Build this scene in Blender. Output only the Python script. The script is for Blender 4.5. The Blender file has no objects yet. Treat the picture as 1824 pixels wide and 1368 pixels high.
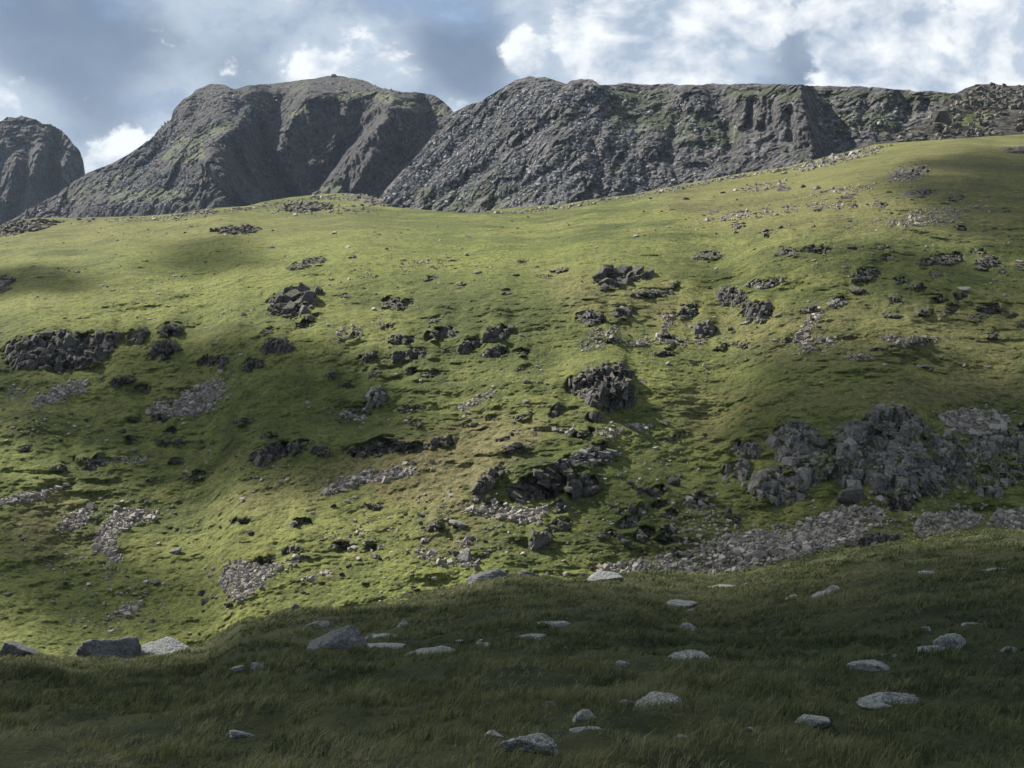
import bpy, bmesh, math, random
import numpy as np
from mathutils import Vector, Matrix

random.seed(7)
RNG = np.random.default_rng(11)
scene = bpy.context.scene
COL = scene.collection

# ------------------------------------------------------------------ camera
F = 2900.0; CU, CV = 912.0, 684.0; HOR = 600.0
TH = math.atan((CV - HOR) / F)                 # camera looks down by this angle
cam_d = bpy.data.cameras.new("camera"); cam = bpy.data.objects.new("camera", cam_d); COL.objects.link(cam)
cam_d.sensor_fit = 'HORIZONTAL'; cam_d.sensor_width = 36.0
cam_d.lens = 36.0 * F / 1824.0
cam_d.clip_start = 0.2; cam_d.clip_end = 40000
cam.location = (0, 0, 0); cam.rotation_euler = (math.pi / 2 - TH, 0, 0)
scene.camera = cam

# ------------------------------------------------------------------ light
SUN = Vector((-0.60, 0.43, 0.68)).normalized()     # towards the sun
SUN_STRENGTH = 5.0
scene.view_settings.view_transform = 'Standard'; scene.view_settings.look = 'None'
scene.view_settings.gamma = 1.0; scene.view_settings.exposure = 1.2
sd = bpy.data.lights.new("sun", 'SUN'); sd.energy = SUN_STRENGTH; sd.angle = math.radians(0.53); sd.color = (1.0, 0.94, 0.84)
so = bpy.data.objects.new("sun", sd); COL.objects.link(so)
so.rotation_euler = (-SUN).to_track_quat('-Z', 'Y').to_euler()

# ------------------------------------------------------------------ node helpers
def node(nt, typ, ins=None, **kw):
    n = nt.nodes.new(typ)
    for k, v in kw.items(): setattr(n, k, v)
    for k, v in (ins or {}).items():
        if isinstance(v, bpy.types.NodeSocket): nt.links.new(v, n.inputs[k])
        else: n.inputs[k].default_value = v
    return n
def mth(nt, op, a, b=0.0, c=0.0, clamp=False):
    n = nt.nodes.new('ShaderNodeMath'); n.operation = op; n.use_clamp = clamp
    for i, v in enumerate((a, b, c)):
        if isinstance(v, bpy.types.NodeSocket): nt.links.new(v, n.inputs[i])
        else: n.inputs[i].default_value = v
    return n.outputs[0]
def mixc(nt, fac, a, b, blend='MIX'):
    n = nt.nodes.new('ShaderNodeMix'); n.data_type = 'RGBA'; n.blend_type = blend
    for s, v in ((n.inputs[0], fac), (n.inputs[6], a), (n.inputs[7], b)):
        if isinstance(v, bpy.types.NodeSocket): nt.links.new(v, s)
        else: s.default_value = v if not isinstance(v, tuple) or len(v) == 4 else (*v, 1)
    return n.outputs[2]
def ramp(nt, fac, lo, hi):
    n = node(nt, 'ShaderNodeMapRange', {0: fac, 1: lo, 2: hi}, clamp=True, interpolation_type='SMOOTHSTEP'); return n.outputs[0]
def noise(nt, vec, scale, detail=5, rough=0.55, dist=0.0):
    return node(nt, 'ShaderNodeTexNoise', {'Vector': vec, 'Scale': scale, 'Detail': detail, 'Roughness': rough, 'Distortion': dist}).outputs['Fac']
def scaled(nt, vec, s):
    return node(nt, 'ShaderNodeVectorMath', {0: vec, 1: s}, operation='MULTIPLY').outputs[0]
def vor(nt, vec, scale, out='Distance', feature='F1'):
    return node(nt, 'ShaderNodeTexVoronoi', {'Vector': vec, 'Scale': scale}, feature=feature).outputs[out]
def new_mat(name):
    m = bpy.data.materials.new(name); m.use_nodes = True; nt = m.node_tree
    b = nt.nodes['Principled BSDF']; b.inputs['Roughness'].default_value = 0.9
    b.inputs['Specular IOR Level'].default_value = 0.25
    return m, nt, b
def attr(nt, name): return node(nt, 'ShaderNodeAttribute', attribute_name=name).outputs['Fac']

# ------------------------------------------------------------------ world: sky and clouds
def pix_dir(u, v):
    X = (u - CU) / F; Z = -(v - CV) / F
    return Vector((X, math.cos(TH) + math.sin(TH) * Z, -math.sin(TH) + math.cos(TH) * Z)).normalized()
w = bpy.data.worlds.new("World"); scene.world = w; w.use_nodes = True
nt = w.node_tree; nt.nodes.clear()
tc = node(nt, 'ShaderNodeTexCoord').outputs['Generated']
sky = node(nt, 'ShaderNodeTexSky', sky_type='NISHITA', sun_disc=False)
sky.sun_elevation = math.asin(SUN.z); sky.sun_rotation = math.atan2(SUN.x, SUN.y)
sky.altitude = 600; sky.air_density = 1.0; sky.dust_density = 1.0
SKY_STR = 0.10
vs = scaled(nt, tc, (1.0, 1.0, 1.45))
wrp = node(nt, 'ShaderNodeTexNoise', {'Vector': vs, 'Scale': 9.0, 'Detail': 3}).outputs['Color']
wv = node(nt, 'ShaderNodeVectorMath', {0: wrp, 1: (-0.5, -0.5, -0.5)}, operation='ADD').outputs[0]
wv = scaled(nt, wv, (0.035, 0.035, 0.035))
vw = node(nt, 'ShaderNodeVectorMath', {0: vs, 1: wv}, operation='ADD').outputs[0]
vo = node(nt, 'ShaderNodeVectorMath', {0: vw, 1: (-0.008, 0.0, 0.016)}, operation='ADD').outputs[0]
n1 = noise(nt, vw, 14.0, 9, 0.58); n1b = noise(nt, vo, 14.0, 5, 0.56)
n2 = noise(nt, vw, 38.0, 9, 0.62)
n3 = noise(nt, vs, 5.0, 3, 0.5)
# (u, v, radius px, white amount, shade amount)
SKYB = [(1010, 60, 130, .26), (1200, 60, 150, .34), (1130, 120, 110, .22), (1600, 90, 190, .34), (1560, 10, 120, .15), (1790, 110, 90, .20), (1560, 130, 90, .2),
        (480, 12, 45, .22), (590, 110, 110, .20), (560, 100, 60, .10), (320, 130, 150, .10), (0, 185, 55, .34), (70, 130, 120, .16),
        (175, 300, 60, .38), (830, 192, 45, .22), (930, 95, 50, .2), (1350, 30, 60, .18), (1780, 20, 70, .05),
        (70, 30, 150, -.42), (250, 75, 60, -.10), (420, 120, 120, -.2), (860, 110, 110, -.26), (790, 60, 80, -.18), (1425, 90, 75, -.24), (170, 220, 90, -.16), (1040, 20, 30, -.12), (1400, 150, 60, -.1), (1730, 60, 50, -.12), (640, 20, 70, -.08)]
def blobs(items, k):
    acc = None
    for (u, v, r, a) in items:
        dist = node(nt, 'ShaderNodeVectorMath', {0: vwb, 1: tuple(pix_dir(u, v))}, operation='DISTANCE').outputs['Value']
        g = node(nt, 'ShaderNodeMapRange', {0: dist, 1: 0.0, 2: k * r / F, 3: abs(a), 4: 0.0}, interpolation_type='SMOOTHSTEP', clamp=True).outputs[0]
        acc = g if acc is None else mth(nt, 'ADD', acc, g)
    return acc
vwb = node(nt, 'ShaderNodeVectorMath', {0: tc, 1: scaled(nt, wv, (1.7, 1.7, 1.7))}, operation='ADD').outputs[0]
accW = blobs([b_ for b_ in SKYB if b_[3] > 0], 1.5); accD = blobs([b_ for b_ in SKYB if b_[3] < 0], 1.9)
acc = mth(nt, 'SUBTRACT', accW, mth(nt, 'MULTIPLY', accD, 0.45))
dens = mth(nt, 'ADD', mth(nt, 'ADD', mth(nt, 'MULTIPLY', n1, 0.9), mth(nt, 'MULTIPLY', n2, 0.55)), mth(nt, 'SUBTRACT', acc, 0.065))
white = ramp(nt, dens, 0.76, 0.87)
veil = ramp(nt, mth(nt, 'ADD', dens, mth(nt, 'MULTIPLY', n3, 0.3)), 0.42, 0.76)
lit = mth(nt, 'ADD', mth(nt, 'MULTIPLY', mth(nt, 'SUBTRACT', n1, n1b), 5.0), mth(nt, 'ADD', 0.12, mth(nt, 'MULTIPLY', n2, 0.85)), clamp=True)
skyc = mixc(nt, 0.8, sky.outputs[0], (1.0, 1.45, 2.25))
grey = mixc(nt, ramp(nt, mth(nt, 'ADD', dens, mth(nt, 'MULTIPLY', n3, .35)), 0.60, 0.98), (1.0, 1.38, 1.98), (2.4, 2.75, 3.15))
c = mixc(nt, mth(nt, 'MULTIPLY', veil, 0.9), skyc, grey)
dkm = ramp(nt, mth(nt, 'ADD', mth(nt, 'MULTIPLY', accD, 1.6), mth(nt, 'MULTIPLY', mth(nt, 'SUBTRACT', n1, 0.5), 0.9)), 0.10, 0.62)
c = mixc(nt, mth(nt, 'MULTIPLY', dkm, 0.85), c, (0.68, 0.96, 1.42))
whc = mixc(nt, lit, (1.75, 2.15, 2.7), (4.3, 4.4, 4.5))
c = mixc(nt, mth(nt, 'MULTIPLY', white, 0.95), c, whc)
# overhead sky, out of view: tone made up to tune the fill light
zz = node(nt, 'ShaderNodeSeparateXYZ', {0: tc}).outputs['Z']
ovr = mth(nt, 'MULTIPLY', ramp(nt, zz, 0.28, 0.55), 0.88)
c = mixc(nt, ovr, c, mixc(nt, n3, (1.3, 1.55, 1.85), (2.4, 2.65, 3.0)))
bg = node(nt, 'ShaderNodeBackground', {'Color': c, 'Strength': SKY_STR})
wo = node(nt, 'ShaderNodeOutputWorld', {'Surface': bg.outputs[0]})

# ------------------------------------------------------------------ numpy tools
def tan_of(u, v):
    X = (u - CU) / F; Z = -(v - CV) / F
    y = math.cos(TH) + math.sin(TH) * Z
    return X / y, (-math.sin(TH) + math.cos(TH) * Z) / y
def _hash(ix, iy, iz, seed):
    h = (ix * np.uint32(374761393) + iy * np.uint32(668265263) + iz * np.uint32(2246822519) + np.uint32(seed * 3266489917 & 0xffffffff))
    h = (h ^ (h >> np.uint32(13))) * np.uint32(1274126177)
    h = h ^ (h >> np.uint32(16))
    return (h & np.uint32(0xffffff)).astype(np.float32) * np.float32(2.0 / 0xffffff) - 1
def vn(x, y, z, seed=0):
    fx, fy, fz = np.floor(x), np.floor(y), np.floor(z)
    ix, iy, iz = (a.astype(np.int64).astype(np.uint32) for a in (fx, fy, fz))
    tx, ty, tz = ((a - b).astype(np.float32) for a, b in ((x, fx), (y, fy), (z, fz)))
    tx, ty, tz = (t * t * t * (t * (t * 6 - 15) + 10) for t in (tx, ty, tz))
    o = np.uint32(1); r = []
    for k in (0, 1):
        zz = iz + o if k else iz
        a = _hash(ix, iy, zz, seed); b = _hash(ix + o, iy, zz, seed)
        cc = _hash(ix, iy + o, zz, seed); d = _hash(ix + o, iy + o, zz, seed)
        p = a + (b - a) * tx; q = cc + (d - cc) * tx
        r.append(p + (q - p) * ty)
    return r[0] + (r[1] - r[0]) * tz
def fbm(x, y, z, scale, octv=4, seed=0, gain=0.5, ridged=False):
    s = np.zeros(np.shape(x), np.float32); a = 1.0; f = 1.0 / scale; tot = 0
    for i in range(octv):
        n = vn(x * f + 13.7 * i, y * f - 7.1 * i, z * f + 3.3 * i, seed + i)
        if ridged: n = 1 - 2 * np.abs(n)
        s += a * n; tot += a; a *= gain; f *= 2.03
    return s / tot
def cells(x, y, z, scale, seed, warp=0.0, drop=0.0):
    """random value per jittered cell (jointed rock blocks) and closeness to the joints"""
    sh = np.shape(x); x, y, z = (np.asarray(a, np.float32).ravel() / scale for a in (x, y, z))
    if warp:
        w1 = vn(x * .8, y * .8, z * .8, seed + 50) * warp; w2 = vn(x * .8, y * .8, z * .8, seed + 51) * warp; x = x + w1; z = z + w2
    fx, fy, fz = np.floor(x), np.floor(y), np.floor(z); b1 = np.full(x.shape, 9.0, np.float32); b2 = b1.copy(); val = 0 * b1
    for i in (-1, 0, 1):
        for j in (-1, 0, 1):
            for k in (-1, 0, 1):
                cx, cy, cz = fx + i, fy + j, fz + k; a, b, c = (q.astype(np.int64).astype(np.uint32) for q in (cx, cy, cz))
                h = _hash(a, b, c, seed); h2 = _hash(a, b, c, seed + 1); h3 = _hash(a, b, c, seed + 2)
                d = (cx + .5 + .42 * h - x) ** 2 + (cy + .5 + .42 * h2 - y) ** 2 + (cz + .5 + .42 * h3 - z) ** 2
                nb = d < b1; b2 = np.where(nb, b1, np.minimum(b2, d)); val = np.where(nb, h * .6 + h2 * .4, val); b1 = np.where(nb, d, b1)
    return val.reshape(sh), (np.sqrt(b2) - np.sqrt(b1)).reshape(sh)
def sm(x): x = np.clip(x, 0, 1); return x * x * (3 - 2 * x)
RS = 3.0; RU0, RU1, RV0, RV1 = -700, 2524, 60, 1500
gu = np.arange(RU0, RU1, RS); gv = np.arange(RV0, RV1, RS)
GU, GV = np.meshgrid(gu, gv)
def poly_mask(pts):
    m = np.zeros(GU.shape, bool); n = len(pts)
    for i in range(n):
        x0, y0 = pts[i]; x1, y1 = pts[(i + 1) % n]
        if y0 == y1: continue
        c_ = ((GV >= min(y0, y1)) & (GV < max(y0, y1)))
        xi = x0 + (GV - y0) * (x1 - x0) / (y1 - y0)
        m ^= c_ & (GU < xi)
    return m.astype(np.float32)
def blur(a, px):
    k = max(1, int(round(px / RS)))
    for ax in (0, 1):
        for _ in range(3):
            w_ = 2 * k // 2 + 1
            pad = [(0, 0), (0, 0)]; pad[ax] = (w_ // 2 + 1, w_ // 2)
            cs = np.cumsum(np.pad(a, pad, mode='edge'), axis=ax)
            a = (np.take(cs, range(w_, cs.shape[ax]), axis=ax) - np.take(cs, range(0, cs.shape[ax] - w_), axis=ax)) / w_
    return a
def ell(u, v, ru, rv, rot=0, n=14):
    c_, s_ = math.cos(rot), math.sin(rot)
    return [(u + ru * math.cos(t) * c_ - rv * math.sin(t) * s_, v + ru * math.cos(t) * s_ + rv * math.sin(t) * c_) for t in (2 * math.pi * i / n for i in range(n))]
def masks(items, feather):
    a = np.zeros(GU.shape, np.float32)
    for it in items:
        p, amt = it
        a = np.maximum(a, poly_mask(p) * amt) if amt > 0 else np.minimum(a, poly_mask(p) * amt)
    return blur(a, feather)
def samp(a, u, v):
    x = np.clip((u - RU0) / RS, 0, a.shape[1] - 1.001); y = np.clip((v - RV0) / RS, 0, a.shape[0] - 1.001)
    i = x.astype(int); j = y.astype(int); fx = x - i; fy = y - j
    return (a[j, i] * (1 - fx) + a[j, i + 1] * fx) * (1 - fy) + (a[j + 1, i] * (1 - fx) + a[j + 1, i + 1] * fx) * fy
def line_field(pts, wl, wr, amp):
    """crease along a polyline: full amount on the line, fading over wl px left and wr px right of it"""
    best = np.full(GU.shape, 1e9, np.float32); side = np.zeros(GU.shape, np.float32)
    for (x0, y0), (x1, y1) in zip(pts[:-1], pts[1:]):
        dx, dy = x1 - x0, y1 - y0; L2 = dx * dx + dy * dy
        t = np.clip(((GU - x0) * dx + (GV - y0) * dy) / L2, 0, 1)
        ex = GU - x0 - t * dx; ey = GV - y0 - t * dy; d = np.hypot(ex, ey)
        b = d < best
        best = np.where(b, d, best); side = np.where(b, ex, side)
    wd = np.where(side < 0, wl, wr)
    return amp * np.clip(1 - best / wd, 0, 1).astype(np.float32)
def interp(pts): 
    xs = [p[0] for p in pts]; ys = [p[1] for p in pts]
    return lambda u: np.interp(u, xs, ys)

def grid_mesh(name, P, mat, attrs=None, smooth=True):
    nr, nc = P.shape[:2]
    me = bpy.data.meshes.new(name)
    me.vertices.add(nr * nc); me.vertices.foreach_set('co', P.reshape(-1, 3).astype(np.float32).ravel())
    idx = np.arange(nr * nc, dtype=np.int32).reshape(nr, nc)
    q = np.stack([idx[:-1, :-1], idx[:-1, 1:], idx[1:, 1:], idx[1:, :-1]], -1).reshape(-1, 4)
    me.loops.add(q.size); me.loops.foreach_set('vertex_index', q.ravel())
    me.polygons.add(len(q)); me.polygons.foreach_set('loop_start', np.arange(0, q.size, 4, dtype=np.int32))
    me.polygons.foreach_set('use_smooth', np.full(len(q), smooth))
    for k, v in (attrs or {}).items():
        me.attributes.new(k, 'FLOAT', 'POINT').data.foreach_set('value', v.reshape(-1).astype(np.float32))
    me.update(calc_edges=True); me.materials.append(mat)
    o = bpy.data.objects.new(name, me); COL.objects.link(o); return o
def tri_mesh(name, V, T, mat, smooth=False, attrs=None):
    me = bpy.data.meshes.new(name)
    me.vertices.add(len(V)); me.vertices.foreach_set('co', np.asarray(V, np.float32).ravel())
    T = np.asarray(T, np.int32)
    me.loops.add(T.size); me.loops.foreach_set('vertex_index', T.ravel())
    me.polygons.add(len(T)); me.polygons.foreach_set('loop_start', np.arange(0, T.size, 3, dtype=np.int32))
    sarr = smooth if isinstance(smooth, np.ndarray) else np.full(len(T), smooth)
    me.polygons.foreach_set('use_smooth', sarr)
    for k, v in (attrs or {}).items():
        me.attributes.new(k, 'FLOAT', 'POINT').data.foreach_set('value', np.asarray(v, np.float32))
    me.update(calc_edges=True)
    if mat: me.materials.append(mat)
    return me
def link(name, me, loc=(0, 0, 0), rot=(0, 0, 0), sc=(1, 1, 1)):
    o = bpy.data.objects.new(name, me); COL.objects.link(o); o.location = loc; o.rotation_euler = rot; o.scale = sc; return o
def tag(o, label=None, cat=None, group=None, kind=None):
    if label: o['label'] = label
    if cat: o['category'] = cat
    if group: o['group'] = group
    if kind: o['kind'] = kind
    return o

# ------------------------------------------------------------------ materials
def rock_material(name, dark, mid, light, s=1.0, lichen=0.0, bump=0.5, moss=0.0, crack=0.0, tint=0.8):
    m, nt, b = new_mat(name)
    p = node(nt, 'ShaderNodeNewGeometry').outputs['Position']
    a = noise(nt, p, 0.35 * s, 5, 0.6); f = noise(nt, p, 4.0 * s, 7, 0.65)
    c_ = mixc(nt, ramp(nt, a, 0.35, 0.65), dark, mid)
    c_ = mixc(nt, mth(nt, 'MULTIPLY', ramp(nt, f, 0.48, 0.68), 0.6), c_, light)
    ra = attr(nt, 'tint')
    c_ = mixc(nt, mth(nt, 'MULTIPLY', ra, tint), c_, light)
    if lichen > 0:
        lv = noise(nt, p, 9.0 * s, 6, 0.7); l2 = noise(nt, p, 2.2 * s, 4, 0.6)
        c_ = mixc(nt, mth(nt, 'MULTIPLY', ramp(nt, mth(nt, 'ADD', lv, mth(nt, 'MULTIPLY', l2, 0.5)), 0.70, 0.80), lichen), c_, (0.46, 0.49, 0.50))
        yl = noise(nt, p, 3.5 * s, 5, 0.7)
        c_ = mixc(nt, mth(nt, 'MULTIPLY', ramp(nt, yl, 0.66, 0.72), lichen * 0.5), c_, (0.30, 0.29, 0.12))
        sp = noise(nt, p, 22.0 * s, 3, 0.6)
        c_ = mixc(nt, mth(nt, 'MULTIPLY', ramp(nt, sp, 0.56, 0.66), 0.55), c_, (0.05, 0.052, 0.055))
    nz = node(nt, 'ShaderNodeSeparateXYZ', {0: node(nt, 'ShaderNodeNewGeometry').outputs['Normal']}).outputs['Z']
    if moss > 0:
        k = mth(nt, 'MULTIPLY', ramp(nt, mth(nt, 'ADD', nz, mth(nt, 'MULTIPLY', mth(nt, 'SUBTRACT', a, 0.5), 1.6)), 0.75, 0.98), moss)
        c_ = mixc(nt, k, c_, mixc(nt, f, (0.04, 0.055, 0.015), (0.12, 0.12, 0.04)))
    nt.links.new(c_, b.inputs['Base Color'])
    h = mth(nt, 'ADD', mth(nt, 'MULTIPLY', noise(nt, p, 1.3 * s, 8, 0.62), 1.0), mth(nt, 'MULTIPLY', f, 0.25))
    if crack > 0:
        cd = vor(nt, node(nt, 'ShaderNodeVectorMath', {0: p, 1: scaled(nt, node(nt, 'ShaderNodeTexNoise', {'Vector': p, 'Scale': 0.8 * s}).outputs['Color'], (.6 / s, .6 / s, .6 / s))}, operation='ADD').outputs[0], 0.9 * s, feature='DISTANCE_TO_EDGE')
        h = mth(nt, 'ADD', h, mth(nt, 'MULTIPLY', ramp(nt, cd, 0.0, 0.05), crack))
    bp = node(nt, 'ShaderNodeBump', {'Height': h, 'Strength': bump, 'Distance': 0.5 / s})
    nt.links.new(bp.outputs[0], b.inputs['Normal'])
    return m
M_crag = rock_material('crag_rock', (0.036, 0.034, 0.032), (0.088, 0.082, 0.077), (0.21, 0.198, 0.182), 1.0, 0.0, 1.0, 0.5, 0.35, 0.45)  # base colour lowered to carry the crags' backlit shade; also on dark stones
M_field = rock_material('field_rock', (0.06, 0.057, 0.054), (0.155, 0.147, 0.14), (0.34, 0.322, 0.30), 1.0, 0.0, 1.0, 0.45, 0.35, 0.7)
M_stone = rock_material('loose_stone', (0.095, 0.084, 0.074), (0.185, 0.168, 0.148), (0.36, 0.33, 0.295), 1.5, 0.0, 0.4)
M_slab = rock_material('pale_slab', (0.11, 0.103, 0.092), (0.19, 0.178, 0.16), (0.31, 0.295, 0.27), 1.5, 0.15, 1.0, 0.3, 0.8)
M_boulder = rock_material('lichen_boulder', (0.072, 0.072, 0.070), (0.165, 0.166, 0.165), (0.31, 0.31, 0.305), 5.0, 0.6, 1.0, 0.25)
M_boulder_d = rock_material('dark_boulder', (0.035, 0.037, 0.039), (0.075, 0.078, 0.08), (0.17, 0.175, 0.172), 5.0, 0.22, 1.0, 0.15)
M_mblock = rock_material('mountain_block', (0.05, 0.052, 0.057), (0.12, 0.123, 0.13), (0.30, 0.305, 0.32), 0.4, 0.0, 0.4)
M_kblock = rock_material('knoll_block', (0.032, 0.030, 0.026), (0.072, 0.068, 0.058), (0.20, 0.19, 0.165), 0.8, 0.0, 0.5, 0.3)

def grass_hill_material():
    m, nt, b = new_mat('hill_grass')
    p = node(nt, 'ShaderNodeNewGeometry').outputs['Position']
    big = noise(nt, p, 0.022, 4, 0.55, 0.6); mid = noise(nt, p, 0.11, 5, 0.6, 0.8); fine = noise(nt, p, 0.9, 6, 0.7); vf = noise(nt, p, 3.2, 4, 0.7)
    c_ = mixc(nt, ramp(nt, mth(nt, 'ADD', mth(nt, 'MULTIPLY', big, .5), mth(nt, 'MULTIPLY', mid, .5)), 0.40, 0.60), (0.062, 0.080, 0.023), (0.176, 0.190, 0.054))
    c_ = mixc(nt, mth(nt, 'MULTIPLY', attr(nt, 'lush'), 0.65), c_, (0.172, 0.202, 0.048))
    dryk = mth(nt, 'ADD', attr(nt, 'dry'), mth(nt, 'MULTIPLY', ramp(nt, mid, 0.56, 0.72), 0.35), clamp=True)
    c_ = mixc(nt, mth(nt, 'MULTIPLY', dryk, ramp(nt, fine, 0.25, 0.6)), c_, (0.185, 0.152, 0.078))
    c_ = mixc(nt, mth(nt, 'MULTIPLY', ramp(nt, fine, 0.54, 0.38), 0.6), c_, (0.036, 0.048, 0.016))
    tf = noise(nt, p, 1.9, 5, 0.75)
    c_ = mixc(nt, mth(nt, 'MULTIPLY', ramp(nt, tf, 0.52, 0.38), 0.55), c_, (0.034, 0.044, 0.016))
    c_ = mixc(nt, mth(nt, 'MULTIPLY', ramp(nt, vf, 0.50, 0.66), 0.4), c_, (0.24, 0.235, 0.095))
    dk = mth(nt, 'MULTIPLY', ramp(nt, noise(nt, p, 0.30, 5, 0.65, 0.5), 0.60, 0.68), 0.55)
    c_ = mixc(nt, dk, c_, (0.040, 0.042, 0.016))
    bare = attr(nt, 'bare')
    bk = ramp(nt, mth(nt, 'ADD', mth(nt, 'MULTIPLY', bare, 0.30), noise(nt, p, 0.7, 6, 0.7)), 0.70, 0.78)
    rk = ramp(nt, mth(nt, 'ADD', mth(nt, 'MULTIPLY', attr(nt, 'rock'), 0.72), mth(nt, 'MULTIPLY', noise(nt, p, 0.45, 6, 0.7), 1.1)), 1.04, 1.14)
    rc = mixc(nt, vf, (0.10, 0.09, 0.075), (0.28, 0.25, 0.215))
    c_ = mixc(nt, mth(nt, 'MULTIPLY', bk, 0.85), c_, rc)
    c_ = mixc(nt, rk, c_, mixc(nt, fine, (0.030, 0.028, 0.027), (0.115, 0.108, 0.10)))
    nt.links.new(c_, b.inputs['Base Color']); b.inputs['Specular IOR Level'].default_value = 0.1
    h = mth(nt, 'ADD', noise(nt, p, 0.55, 8, 0.68), mth(nt, 'MULTIPLY', noise(nt, p, 2.4, 4, 0.7), 0.28))
    bp = node(nt, 'ShaderNodeBump', {'Height': h, 'Strength': 1.0, 'Distance': 1.0})
    nt.links.new(bp.outputs[0], b.inputs['Normal'])
    return m
M_hill = grass_hill_material()

def mountain_material(name, dark, mid, light, green, streak=(0, 0, 0)):
    m, nt, b = new_mat(name)
    p = node(nt, 'ShaderNodeNewGeometry').outputs['Position']
    a = noise(nt, p, 0.012, 6, 0.62, 0.5); f = noise(nt, p, 0.11, 8, 0.72)
    v1 = node(nt, 'ShaderNodeTexVoronoi', {'Vector': p, 'Scale': 0.22}); v2 = node(nt, 'ShaderNodeTexVoronoi', {'Vector': p, 'Scale': 0.45})
    r1 = node(nt, 'ShaderNodeSeparateColor', {0: v1.outputs['Color']}).outputs[0]; r2 = node(nt, 'ShaderNodeSeparateColor', {0: v2.outputs['Color']}).outputs[0]
    c_ = mixc(nt, ramp(nt, a, 0.35, 0.65), dark, mid)
    c_ = mixc(nt, mth(nt, 'MULTIPLY', ramp(nt, f, 0.45, 0.7), 0.55), c_, light)
    c_ = mixc(nt, mth(nt, 'MULTIPLY', mth(nt, 'POWER', r2, 4.0), 0.7), c_, light)
    c_ = mixc(nt, mth(nt, 'MULTIPLY', mth(nt, 'POWER', r1, 5.0), 0.6), c_, light)
    gn = mth(nt, 'ADD', noise(nt, p, 0.035, 6, 0.68), mth(nt, 'MULTIPLY', attr(nt, 'green'), 0.55))
    gk = ramp(nt, gn, 0.62, 0.80)
    c_ = mixc(nt, mth(nt, 'MULTIPLY', gk, ramp(nt, f, 0.70, 0.45)), c_, mixc(nt, f, green, tuple(g * 1.7 for g in green)))
    nt.links.new(c_, b.inputs['Base Color'])
    h = mth(nt, 'ADD', mth(nt, 'MULTIPLY', f, 5.0), mth(nt, 'MULTIPLY', v1.outputs['Distance'], -1.2))
    h = mth(nt, 'ADD', h, mth(nt, 'MULTIPLY', v2.outputs['Distance'], -0.7))
    h = mth(nt, 'MULTIPLY', h, mth(nt, 'SUBTRACT', 1.0, mth(nt, 'MULTIPLY', gk, 0.7)))
    bp = node(nt, 'ShaderNodeBump', {'Height': h, 'Strength': 1.0, 'Distance': 3.0})
    nt.links.new(bp.outputs[0], b.inputs['Normal'])
    return m

# ------------------------------------------------------------------ relief terrain
class Relief:
    """terrain sheet: columns are bearings, rows run from its foot to its crest; every point has its own distance"""
    def __init__(s, u0, u1, du, vbot, vsky, nv):
        s.u = np.arange(u0, u1 + du, du); s.nv = nv
        s.vb = vbot(s.u); s.vs = vsky(s.u)
        t = np.linspace(0, 1, nv)[:, None]
        s.U = np.broadcast_to(s.u[None], (nv, len(s.u))).astype(np.float64)
        s.V = s.vb[None] + (s.vs - s.vb)[None] * t
        s.TX, s.TZ = tan_of(s.U, s.V)
    def pts(s, D): s.D = D; s.P = np.stack([s.TX * D, D, s.TZ * D], -1); return s.P
    def at(s, u, v):
        u = np.atleast_1d(np.asarray(u, float)); v = np.atleast_1d(np.asarray(v, float))
        x = np.clip((u - s.u[0]) / (s.u[1] - s.u[0]), 0, len(s.u) - 1.001); i = x.astype(int); fx = x - i
        vb = s.vb[i] * (1 - fx) + s.vb[i + 1] * fx; vs = s.vs[i] * (1 - fx) + s.vs[i + 1] * fx
        y = np.clip((v - vb) / (vs - vb) * (s.nv - 1), 0, s.nv - 1.001); j = y.astype(int); fy = y - j
        fx = fx[:, None]; fy = fy[:, None]
        return (s.P[j, i] * (1 - fx) + s.P[j, i + 1] * fx) * (1 - fy) + (s.P[j + 1, i] * (1 - fx) + s.P[j + 1, i + 1] * fx) * fy

def knoll(R, mask, L, gain):
    """steep faces: hold the distance back while climbing through a mask, release it over L px above"""
    dv = np.abs(R.vs - R.vb)[None] / (R.nv - 1)
    m = samp(mask, R.U, R.V); out = np.zeros(R.U.shape); acc_ = np.zeros(R.U.shape[1])
    dv = dv[0]
    for j in range(R.nv):
        acc_ = acc_ * np.exp(-dv / L) + m[j] * dv * gain
        out[j] = acc_
    return out

# ================================================================== hillside crags and screes (photo pixels give bearings)
HSKY = [(-700, 430), (-200, 408), (0, 404), (30, 394), (60, 389), (100, 387), (130, 389), (160, 387), (250, 385), (320, 380), (370, 371), (440, 367), (470, 359), (520, 351), (580, 345), (620, 344), (650, 348),
        (680, 359), (700, 369), (760, 374), (820, 379), (860, 379), (880, 373), (940, 368), (1000, 364), (1060, 354), (1120, 347), (1200, 332), (1300, 312), (1400, 297), (1480, 277), (1540, 263), (1560, 257), (1640, 251), (1824, 239), (2100, 215), (2524, 190)]
hsky = interp(HSKY)
FSKY = [(-700, 1240), (-200, 1200), (0, 1176), (65, 1176), (125, 1184), (250, 1176), (362, 1164), (425, 1119), (525, 1099), (650, 1084), (750, 1064), (840, 1049), (912, 1038), (1012, 1036), (1112, 1030), (1262, 1032), (1362, 1016),
        (1437, 1004), (1512, 990), (1612, 970), (1712, 960), (1824, 947), (2100, 920), (2524, 880)]
fsky = interp(FSKY)

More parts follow.
